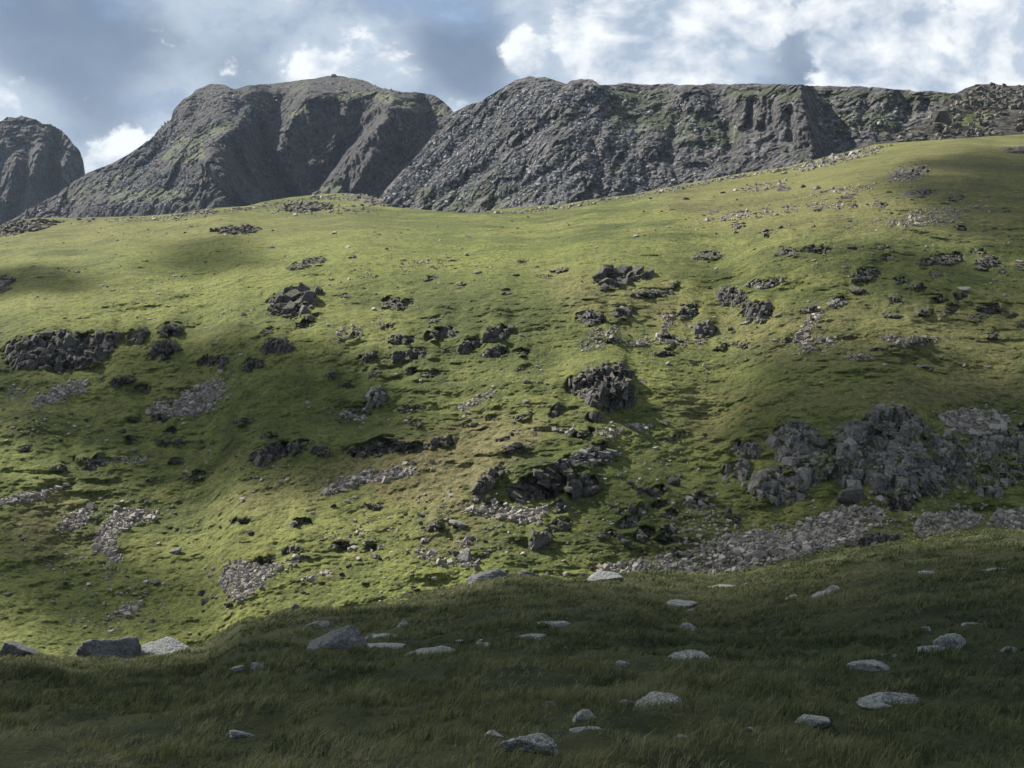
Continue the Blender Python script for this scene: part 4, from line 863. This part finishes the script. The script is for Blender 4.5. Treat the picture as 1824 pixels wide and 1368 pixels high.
RR = mountain('ridge_mountain', RIDGE, lambda u: 0 * u + 440, 560, 2524, 1.3, 330,
    lambda U: np.interp(U, [500, 700, 1000, 1300, 1440, 1500, 1800, 2524], [1300, 1190, 1030, 980, 955, 950, 900, 800]),
    lambda U, V: np.interp(V, [150, 162, 180, 300, 440], [15, 26, 36, 37, 34]) + 4 * np.exp(-((U - 950) / 150) ** 2),
    [([(1290,180),(1332,174),(1405,189),(1428,184),(1440,207),(1452,262),(1419,262),(1389,250),(1366,228),(1332,222),(1309,205)], 1.0), ([(1184,172),(1235,168),(1260,190),(1267,200),(1256,212),(1207,205),(1215,190)], .7),
     ([(1010,152),(1040,142),(1068,152),(1085,180),(1060,185),(1030,175)], .7), ([(1055,240),(1085,236),(1080,262),(1060,258)], .6), ([(1140,270),(1170,262),(1180,278),(1150,285)], .6), ([(1540,175),(1600,160),(1600,200),(1560,195)], .6),
     ([(1620,185),(1640,180),(1642,205),(1622,202)], .7), ([(1220,310),(1290,305),(1290,325),(1230,328)], .6), ([(860,260),(905,225),(870,285),(840,285)], .5), ([(880,310),(920,270),(930,300),(890,340)], .5), ([(960,290),(1000,270),(990,300),(950,320)], .5)],
    [([(985,205),(930,245),(850,300),(760,352)], 10, 16, -9), ([(1010,280),(930,330),(860,365)], 10, 14, -8), ([(900,170),(840,230),(760,300)], 12, 14, -7), ([(1080,185),(1055,255),(1065,330)], 14, 16, -10), ([(1205,205),(1185,260),(1200,310)], 14, 20, -9), ([(1290,215),(1300,260),(1250,300)], 14, 20, -8), ([(1540,170),(1530,220)], 12, 18, -7), ([(1620,175),(1600,230)], 12, 18, -7), ([(1370,180),(1372,225)], 6, 10, -7), ([(1400,190),(1404,245)], 6, 10, -8),
     ([(1430,178),(1438,212),(1446,255)], 110, 22, 13), ([(1334,176),(1330,220)], 8, 10, -14), ([(1066,150),(1090,200),(1120,250)], 60, 60, 9), ([(945,140),(1000,220),(1040,300)], 90, 90, 8), ([(1462,190),(1476,262)], 26, 50, -8), ([(1280,240),(1240,300)], 40, 40, -6), ([(1130,165),(1120,250),(1140,330)], 50, 60, -7)],
    [([(1075,160),(1130,165),(1190,160),(1200,175),(1160,230),(1120,260),(1090,230)], .7), ([(1150,190),(1280,200),(1330,240),(1300,270),(1180,250)], .65), ([(1290,160),(1420,158),(1430,180),(1340,172),(1290,175)], .85), ([(1440,160),(1620,165),(1690,168),(1690,180),(1600,185),(1450,180)], .7), ([(1600,165),(1700,168),(1700,184),(1620,180)], 1.0),
     ([(1460,190),(1640,190),(1600,240),(1480,240)], .5), ([(700,340),(900,330),(1000,340),(880,375),(760,372)], .75), ([(860,320),(890,280),(900,300),(870,340)], .7), ([(930,290),(950,270),(950,285),(930,300)], .8), ([(905,215),(925,205),(920,215),(900,225)], .8), ([(1060,292),(1110,298),(1100,304),(1060,300)], .9), ([(740,345),(775,310),(770,340),(750,355)], .6), ([(1380,255),(1430,265),(1480,290),(1400,290)], .5)],
    M_mtB, 2.6, 70, 1.1, ridge_aniso)
# right rocky knoll
KNOLL = [(1380, 330), (1500, 275), (1540, 258), (1565, 249), (1600, 236), (1640, 222), (1656, 212), (1672, 196), (1690, 180), (1700, 168), (1720, 157), (1740, 150), (1770, 149), (1790, 153), (1824, 152), (2000, 165), (2300, 200), (2524, 240)]
def kn_aniso(R, x, y, z): return -3.0 * fbm(x, y * .4, z * .5, 14, 4, 171, .6, True) - 1.5 * np.abs(fbm(x, y, z, 3.5, 2, 173))
KR = mountain('rocky_knoll', KNOLL, lambda u: interp(HSKY)(u) + 40, 1400, 2524, 1.3, 200,
    lambda U: 0 * U + 640, lambda U, V: 0 * V + np.interp(V, [150, 180, 260], [16, 24, 26]),
    [([(1660,215),(1690,196),(1760,172),(1768,185),(1700,212),(1640,232)], .8), ([(1600,248),(1660,226),(1700,224),(1690,235),(1620,255)], .6)], [], [([(1700,205),(1760,190),(1790,195),(1740,225),(1660,245)], .7), ([(1735,228),(1760,225),(1755,235)], .8)], M_knoll, .9, 50, .7, kn_aniso)

# blocks standing proud on the ridge, the dome and the knoll
def blocks(name, R, polys, lab, mat, seed):
    rng = np.random.default_rng(seed); C = []; S = []; Rm = []
    for (poly, ps, sp, elong) in polys:
        us = [q[0] for q in poly]; vs_ = [q[1] for q in poly]
        n = int((max(us) - min(us)) * (max(vs_) - min(vs_)) / (sp * sp)); u = rng.uniform(min(us), max(us), n); v = rng.uniform(min(vs_), max(vs_), n)
        k = in_poly(poly, u, v); u, v = u[k], v[k]; k = fbm(u, v, u * 0, 25, 3, seed) > -.22; u, v = u[k], v[k]
        Pp = R.at(u, v); n = len(u); ms = ps * rng.lognormal(-.1, .35, n) * .5 * Pp[:, 1] / F
        C.append(Pp); S.append(np.stack([ms, ms * 1.1, ms * rng.uniform(.7, elong, n)], 1))
        Rm += [rotm(rng.normal(0, .3), rng.normal(-.3, .35), rng.uniform(0, 6.3)) for _ in range(n)]
    o = cluster(name, np.concatenate(C), np.concatenate(S), Rm, mat, rng, 1e9); tag(o, lab, 'boulders', kind='stuff')
blocks('ridge_boulders', RR, [([(680,352),(807,203),(945,140),(1070,150),(1130,240),(1150,330),(1000,360),(700,370)], 4.2, 4.4, 1.0), ([(1080,165),(1290,175),(1300,320),(1100,350)], 4.2, 8, 1.0), ([(1440,170),(1680,180),(1640,230),(1480,270)], 4.6, 7.5, 1.0)],
       'grey boulders littering the face of the long ridge', M_mblock, 41)
blocks('dome_boulders', DR, [([(60,380),(240,275),(320,190),(400,155),(500,180),(440,225),(340,280),(330,370)], 3.4, 5.5, 1.0), ([(560,150),(640,145),(760,175),(800,210),(720,260),(690,200),(600,170)], 3.2, 7, 1.0)],
       'grey boulders littering the flanks of the domed mountain', M_mblock, 47)
blocks('knoll_boulders', KR, [([(1565,252),(1640,224),(1690,182),(1740,152),(1830,154),(1900,160),(1900,235),(1824,240),(1640,252)], 7.0, 5.2, 1.3), ([(1650,222),(1700,195),(1768,172),(1768,182),(1700,212),(1655,230)], 11.0, 6.5, 1.9), ([(1600,248),(1660,226),(1690,228),(1640,248)], 9.0, 7, 1.6)],
       'angular boulders heaped over the rocky knoll at the top right', M_kblock, 43)


# summit cairn: a squat round pile of stones on the dome
rng = np.random.default_rng(9); ct = DR.at(595, 137.5)[0]; k = ct[1] / F; C = []; S = []; Rm = []
for lev in range(4):
    for j in range(9 - lev * 2):
        a_ = 6.28 * j / (9 - lev * 2) + lev; r_ = (5.2 - lev * 1.0) * k
        C.append(ct + np.array([r_ * math.cos(a_), r_ * .8 * math.sin(a_), (lev * 1.5 - .5) * k])); S.append(np.array([2.0, 1.8, 1.2]) * k * rng.uniform(.7, 1.1)); Rm.append(rotm(rng.normal(0, .2), rng.normal(0, .2), a_))
o = cluster('cairn', np.array(C), np.array(S), Rm, M_mblock, rng, 1e9); tag(o, 'tiny round stone cairn on the very top of the domed mountain', 'cairn')

# ================================================================== boulders on the near slope
NB = [ # u, v at its foot, width px, height px, kind, roll, label
 (190,1182,128,38,'d',-.10,'long dark grey boulder at the lip of the near slope, left of a paler one'),
 (305,1172,120,30,'p',.04,'pale wedge shaped boulder against the right end of the long dark boulder'),
 (26,1178,84,28,'d',.1,'dark outcrop at the left picture edge where the near slope drops away'),
 (95,1178,48,9,'d',.05,'low dark rock in the grass between the left edge and the long dark boulder'),
 (278,1199,52,14,'p',-.1,'flat pale stone in the grass below the wedge shaped boulder'),
 (325,1192,34,9,'p',0,'small half buried stone just right of the flat pale stone'),
 (168,1227,54,10,'p',-.1,'thin half buried stone below the long dark boulder'),
 (430,1305,44,11,'p',0,'small flat stone alone in the dark grass at the lower left'),
 (462,1212,30,10,'p',.1,'pale crumbled stone in the grass, left of the big humped boulder'),
 (425,1215,26,6,'p',0,'thin slip of stone just left of the pale crumbled stone'),
 (606,1169,128,32,'d',-.14,'big humped dark boulder with a pale block on its right shoulder'),
 (664,1132,34,18,'p',0,'pale squarish block on the right shoulder of the big humped boulder'),
 (690,1138,50,10,'p',.05,'flat pale slab running right from the squarish block'),
 (660,1163,110,11,'p',.02,'long thin slab lying along the foot of the big humped boulder'),
 (772,1160,96,11,'p',0,'long thin slab right of the big humped boulder'),
 (866,1158,34,13,'p',-.2,'small sharp stone at the right end of the two thin slabs'),
 (820,1146,30,6,'p',0,'thin stone in the grass above the right hand thin slab'),
 (855,1142,36,7,'p',-.1,'narrow stone lying just above the small sharp stone'),
 (719,1120,20,11,'p',.5,'small tilted triangular stone above the two thin slabs'),
 (565,1122,50,12,'d',-.1,'dark sunken rock above the big humped boulder'),
 (523,1102,30,12,'d',0,'grey rock on the rim of the near slope, left of centre'),
 (614,1184,26,7,'p',.1,'small pale stone right below the big humped boulder'),
 (547,1191,16,5,'p',0,'tiny pale stone left below the big humped boulder'),
 (872,1047,86,18,'d',-.05,'dark ridged outcrop on the rim just left of the middle'),
 (942,1040,70,18,'d',.05,'low dark rocks running right from the ridged outcrop on the rim'),
 (986,1036,30,10,'p',.2,'pale tilted stone on the rim, right of the low dark rocks'),
 (1075,1036,68,16,'p',-.04,'whitish humped rock on the rim right of the middle'),
 (1290,1040,62,12,'p',0,'long whitish block on the rim under the scree'),
 (1336,1036,26,14,'d',0,'dark lump at the right end of the long whitish block'),
 (991,1117,62,10,'p',.05,'flat pale stone in the grass below the rim, near the middle'),
 (946,1136,54,6,'p',0,'thin pale sliver of stone left below the flat pale stone near the middle'),
 (1008,1164,18,12,'p',0,'small upright stone in the grass near the middle'),
 (1215,1077,56,10,'p',.06,'flat rock flush with the grass right of the middle'),
 (1231,1084,18,8,'p',0,'pebble at the foot of the flat rock flush with the grass'),
 (1224,1112,34,15,'p',-.1,'rounded stone with a dark underside right of the middle'),
 (1262,1104,20,9,'p',0,'smaller stone just right of the one with a dark underside'),
 (1476,1048,40,14,'p',-.1,'lumpy pale rock below the rim at the right'),
 (1465,1051,34,7,'p',-.25,'tilted slip of stone against the lumpy pale rock'),
 (1408,1056,28,6,'p',-.25,'upper of two tilted slips of stone below the rim'),
 (1392,1066,22,6,'p',-.2,'lower of two tilted slips of stone below the rim'),
 (1656,1018,42,13,'p',.1,'rough pale rock in the grass at the upper right of the near slope'),
 (1776,1018,54,8,'p',-.02,'thin flat slab on the rim near the right edge'),
 (1660,1004,20,6,'d',0,'dark rock by the foot of the scree on the right rim'),
 (1232,1192,72,17,'p',.1,'low cracked rock in the grass in front of the middle right'),
 (1108,1206,24,8,'p',0,'small sunken stone left of the low cracked rock'),
 (1176,1290,112,38,'b',.1,'biggest pale boulder in the foreground, steep left end and tapering right'),
 (1043,1316,42,20,'p',0,'pointed pale stone left below the biggest foreground boulder'),
 (1046,1331,56,8,'p',.06,'thin lichen covered stone just under the pointed pale stone'),
 (978,1289,22,10,'p',-.2,'small stone left of the biggest foreground boulder'),
 (1118,1284,30,5,'p',0,'thin flat stone touching the left end of the biggest foreground boulder'),
 (942,1378,96,32,'p',.05,'grey topped boulder cut by the bottom edge of the picture'),
 (880,1348,34,7,'p',0,'thin stone left above the boulder cut by the bottom edge'),
 (1445,1324,66,18,'p',-.05,'humped stone sunk in the grass at the bottom right'),
 (1581,1237,102,20,'p',-.03,'long flat topped boulder with a yellow lichen corner'),
 (1562,1244,54,6,'p',0,'thin stone under the front of the long flat topped boulder'),
 (1549,1193,68,17,'p',-.05,'pale flat boulder above the long flat topped one'),
 (1696,1131,68,20,'b',.06,'humped pale boulder, highest of the group near the right edge'),
 (1667,1147,58,13,'p',-.1,'smooth pale stone tucked under the humped boulder of the right group'),
 (1585,1151,64,17,'p',.1,'knobbly grey boulder at the left end of the right group'),
 (1710,1156,66,12,'p',-.08,'wedge stone at the lower right of the right group'),
 (1653,1117,24,7,'p',.4,'small tilted slab behind the right group'),
 (1732,1103,42,9,'p',.08,'low pale stone above the right group'),
 (1799,1130,34,10,'p',-.1,'low stone close to the right edge, level with the right group'),
 (1806,1167,40,6,'p',0,'flush stone near the right edge under the right group'),
 (1215,1349,24,9,'p',0,'small blurred stone at the bottom edge, right of the middle'),
 (1335,1349,26,6,'p',0,'small dark stone at the bottom edge, left of the sunk humped stone'),
]
NBX = []
for i, (u, v, wp, hp, kd, roll, lab) in enumerate(NB):
    rng = np.random.default_rng(900 + i); p_ = NL.at(u, v - 1)[0]; k = p_[1] / F
    V, T = soft_rock(5 if wp > 60 else 4, rng, 8, 30.0, 0.10, 0.05)
    wp, hp = (wp * 1.12, hp * .82) if kd == 'p' else (wp, hp * 1.2) if kd == 'b' else (wp, hp)
    wx, hz = wp * k / 2, (hp + (5 if hp > 20 else 2.5)) * k
    dy = wx * (rng.uniform(.5, .8))
    W = V.astype(float).copy()
    if 'biggest pale' in lab:        # steep left end, long low right end
        W[:, 2] *= np.where(W[:, 2] > -.2, np.interp(W[:, 0], [-1, -.75, -.5, .1, 1], [.75, 1.05, 1.05, .78, .22]), 1)
    W[:, 2] += .05
    W = W * np.array([wx, dy, hz * 1.02])
    W[:, 2] -= 0.24 * hz
    mat = M_boulder_d if kd == 'd' else M_boulder
    o = link('boulder' if wp > 45 and hp > 11 else 'stone', tri_mesh('boulder', W, T, mat, True), tuple(p_ + np.array([0, dy * .4, 0.02])), (0, roll, rng.normal(0, .12)))
    tag(o, lab, 'boulder' if wp > 45 and hp > 11 else 'stone'); NBX.append((p_[0], p_[1] + dy * .4, wx * .93, dy * .9))

# ================================================================== grass of the near slope
def blades(name, n, seed, y0, y1, mat, lab):
    rng = np.random.default_rng(seed)
    # distance distribution: even on the ground near by, thinning with distance
    yg = np.linspace(y0, y1, 400); wgt = yg * np.minimum(1, (26 / yg)) ** 0.75; cdf = np.cumsum(wgt); cdf /= cdf[-1]
    y = np.interp(rng.random(n), cdf, yg); x = rng.uniform(-.40, .40, n) * y
    # tufts: draw roots towards tuft centres
    tuft = 0.22; cx = np.round(x / tuft + .3 * np.sin(y * 9)) * tuft; cy = np.round(y / tuft + .3 * np.sin(x * 11)) * tuft
    jx = vn(cx * 7, cy * 7, cx * 0, 3) * .1; jy = vn(cx * 7, cy * 7, cx * 0, 4) * .1
    kk = rng.uniform(.1, .75, n); x = x * (1 - kk) + (cx + jx) * kk; y = y * (1 - kk) + (cy + jy) * kk
    ycr = np.interp(CU + F * x / y, NR.u, Yc) + 6
    keep = y < ycr
    for (bx, by, rx_, ry_) in NBX: keep &= ((x - bx) / rx_) ** 2 + ((y - by) / ry_) ** 2 > 1
    hgt = fbm(x, y, 0 * x, 3.2, 3, 401); h2 = fbm(x, y, 0 * x, 0.7, 2, 405)
    keep &= rng.random(n) < np.clip(.70 + 1.0 * hgt + 1.0 * h2, .36, 1)
    x, y, hgt, h2 = x[keep], y[keep], hgt[keep], h2[keep]; n = len(x)
    z = near_height(x, y) - 0.01
    L = (0.10 + .14 * np.clip(hgt + .3, 0, 1) + .24 * np.clip(h2, -.4, 1)) * rng.uniform(.35, 1.0, n); L = np.maximum(L, .04)
    wd = 0.0045 * rng.uniform(.7, 1.3, n) * np.maximum(1, y / 20)
    az = rng.uniform(0, 2 * np.pi, n); bend = rng.uniform(.15, 1.0, n) * L
    bx_ = np.cos(az) * bend + .38 * L; by_ = np.sin(az) * bend * .8         # wind from the left
    vx, vy = -np.sin(az) * wd, np.cos(az) * wd; vx = np.where(np.abs(vx) < wd * .5, wd * .6, vx)
    V = np.zeros((n, 5, 3), np.float32)
    for j, (t, wq) in enumerate(((0, 1.0), (0.55, .8))):
        V[:, 2 * j] = np.stack([x + bx_ * t * t - vx * wq, y + by_ * t * t - vy * wq, z + L * t * (1 - .12 * t)], 1)
        V[:, 2 * j + 1] = np.stack([x + bx_ * t * t + vx * wq, y + by_ * t * t + vy * wq, z + L * t * (1 - .12 * t)], 1)
    V[:, 4] = np.stack([x + bx_, y + by_, z + L * (1 - .35 * rng.random(n))], 1)
    b0 = (np.arange(n) * 5)[:, None]
    T = np.concatenate([b0 + np.array([[0, 1, 3]]), b0 + np.array([[0, 3, 2]]), b0 + np.array([[2, 3, 4]])], 1).reshape(-1, 3)
    tint = np.clip(.5 + .55 * fbm(x, y, 0 * x, 1.6, 2, 411) + .5 * fbm(x, y, 0 * x, 9, 2, 415) + rng.normal(0, .2, n) + .45 * vn(cx[keep] * 5, cy[keep] * 5, cx[keep] * 0, 77), 0, 1)
    hh = np.tile(np.array([0, 0, .55, .55, 1.0], np.float32), n)
    me = tri_mesh(name, V.reshape(-1, 3), T, mat, True, {'tint': np.repeat(tint, 5), 'along': hh})
    tag(link(name, me), lab, 'grass', kind='stuff')
m, nt, b = new_mat('grass_blade')
ti = attr(nt, 'tint'); al = attr(nt, 'along')
c_ = mixc(nt, ramp(nt, ti, .15, .6), (0.044, 0.060, 0.026), (0.138, 0.150, 0.064))
c_ = mixc(nt, ramp(nt, ti, .74, 1.1), c_, (0.23, 0.22, 0.13))
c_ = mixc(nt, mth(nt, 'MULTIPLY', ramp(nt, al, .4, 1.0), .4), c_, (0.15, 0.155, 0.075))
nt.links.new(c_, b.inputs['Base Color']); b.inputs['Roughness'].default_value = .7; b.inputs['Specular IOR Level'].default_value = 0.2
tr = node(nt, 'ShaderNodeBsdfTranslucent', {'Color': c_}); mx = node(nt, 'ShaderNodeMixShader', {0: .35, 1: b.outputs[0], 2: tr.outputs[0]})
nt.links.new(mx.outputs[0], nt.nodes['Material Output'].inputs['Surface'])
blades('grass', 1100000, 21, 13.5, 116, m, 'long windblown moorland grass covering the shaded near slope')

# ================================================================== clouds that shade the land (high up, left of the view)
m = bpy.data.materials.new('cloud_vapour'); m.use_nodes = True; nt = m.node_tree; nt.nodes.clear()
CLOUD_SIG = 0.085
pv = node(nt, 'ShaderNodeVolumePrincipled', {'Color': (1, 1, 1, 1), 'Density': CLOUD_SIG, 'Anisotropy': 0.3}); node(nt, 'ShaderNodeOutputMaterial', {'Volume': pv.outputs[0]})
M_cloud = m; ZC = 720.0
def cloud(ground, seed, T=60.0, grow=1.0):
    """ground: points in metres whose shade this cloud gives"""
    g = np.array(ground, float); s = np.array(SUN)
    c3 = g + s[None] * ((ZC - g[:, 2:3]) / s[2]); c = c3[:, :2].mean(0)
    n = 96; ang = np.linspace(0, 2 * np.pi, n, endpoint=False)
    # radius of the outline in each direction
    q = c3[:, :2] - c; poly = q; rr = np.zeros(n)
    for i, a_ in enumerate(ang):
        d = np.array([math.cos(a_), math.sin(a_)]); best = 0
        for j in range(len(poly)):
            p0, p1 = poly[j], poly[(j + 1) % len(poly)]; e = p1 - p0; den = d[0] * e[1] - d[1] * e[0]
            if abs(den) < 1e-9: continue
            t = (p0[0] * e[1] - p0[1] * e[0]) / den; uu = (p0[0] * d[1] - p0[1] * d[0]) / den
            if t > 0 and -1e-6 <= uu <= 1 + 1e-6: best = max(best, t)
        rr[i] = best
    rr = np.where(rr <= 0, rr.max() * .5, rr) * grow
    K = 14; V = []; cosA, sinA = np.cos(ang), np.sin(ang)
    rad = np.linspace(0, 1, K + 1)[1:]
    def ringpts(f):
        R_ = rr * f; x, y = c[0] + cosA * R_, c[1] + sinA * R_
        w_ = 1 + .16 * fbm(x, y, 0 * x, 45, 3, seed) * f; x, y = c[0] + cosA * R_ * w_, c[1] + sinA * R_ * w_
        lump = np.clip(.75 + 1.5 * fbm(x, y, 0 * x, 42, 4, seed + 5), .08, 1.7)
        return x, y, T * (1 - f ** 2.6) * lump
    top = []; bot = []
    x0, y0, t0 = ringpts(1e-4); V.append([[c[0], c[1], ZC + t0.mean() * .65]]); V.append([[c[0], c[1], ZC - t0.mean() * .35]])
    for f in rad[:-1]:
        x, y, t = ringpts(f); V.append(np.stack([x, y, ZC + t * .65], 1)); V.append(np.stack([x, y, ZC - t * .35], 1))
    x, y, t = ringpts(1.0); V.append(np.stack([x, y, 0 * x + ZC], 1)); Tt = []
    st = lambda k, b_: 2 + (2 * k + b_) * n if k < K - 1 else 2 + 2 * (K - 1) * n
    i0 = np.arange(n); i1 = (i0 + 1) % n
    for b_ in (0, 1):
        s0 = st(0, b_); t_ = np.stack([0 * i0 + b_, s0 + i0, s0 + i1], 1); Tt.append(t_ if b_ == 0 else t_[:, ::-1])
        for k in range(K - 1):
            a0, a1 = st(k, b_), st(k + 1, b_)
            t_ = np.concatenate([np.stack([a0 + i0, a1 + i0, a1 + i1], 1), np.stack([a0 + i0, a1 + i1, a0 + i1], 1)]); Tt.append(t_ if b_ == 0 else t_[:, ::-1])
    VV = np.concatenate([np.asarray(v_, float) for v_ in V]); org = np.array([c[0], c[1], ZC])
    o = link('cloud', tri_mesh('cloud', VV - org, np.concatenate(Tt), M_cloud, True), tuple(org)); tag(o, kind='structure')
HS = lambda pts: [tuple(H.at(u, v)[0]) for u, v in pts]
cloud([(-60, -30, 0), (60, -30, 0), (95, 60, -10), (75, 112, -14), (0, 96, -14), (-60, 86, -14)], 1, 19, 1.06)
cloud(HS([(-300, 640), (60, 610), (330, 575), (520, 590), (690, 620), (760, 700), (700, 800), (560, 900), (300, 890), (60, 800), (-200, 760)]), 2, 40, 1.0)
cloud(HS([(1080, 800), (1240, 750), (1420, 700), (1600, 690), (1900, 660), (2300, 660), (2400, 960), (1900, 1010), (1500, 1040), (1180, 1060), (1010, 930)]), 3, 48, 1.06)
cloud(HS([(-400, 480), (60, 466), (240, 500), (200, 525), (-400, 540)]), 4, 20, 1.0)
cloud(HS([(-300, 960), (100, 930), (420, 960), (520, 1040), (300, 1130), (-300, 1160)]), 8, 13, 1.0)  # thin unseen cloud added to dim the lower left slope
cloud(HS([(250, 480), (300, 430), (440, 420), (440, 470), (350, 500)]), 5, 22, 1.0)
cloud(HS([(1500, 330), (1600, 292), (1720, 262), (2300, 240), (2400, 420), (1824, 480), (1700, 400), (1640, 350)]), 6, 42, 1.0)
cloud(HS([(1080, 560), (1180, 455), (1420, 440), (1900, 470), (1900, 620), (1500, 600), (1250, 590)]), 7, 26, 1.0)

# ================================================================== air
HAZE = 0.000022
m = bpy.data.materials.new('haze_air'); m.use_nodes = True; nt = m.node_tree; nt.nodes.clear()
pv = node(nt, 'ShaderNodeVolumePrincipled', {'Color': (0.62, 0.78, 1.0, 1), 'Density': HAZE, 'Anisotropy': 0.2}); node(nt, 'ShaderNodeOutputMaterial', {'Volume': pv.outputs[0]})
x0, x1, y0, y1, z0, z1 = -3500, 3500, -120, 4600, -420, 610
V = np.array([(x, y, z) for x in (x0, x1) for y in (y0, y1) for z in (z0, z1)], float)
Q = [(0, 1, 3, 2), (4, 6, 7, 5), (0, 4, 5, 1), (2, 3, 7, 6), (0, 2, 6, 4), (1, 5, 7, 3)]
if HAZE > 0: tag(link('haze', tri_mesh('haze', V, np.array([t for q in Q for t in ((q[0], q[1], q[2]), (q[0], q[2], q[3]))]), m)), kind='stuff')
print('built', len(scene.objects))
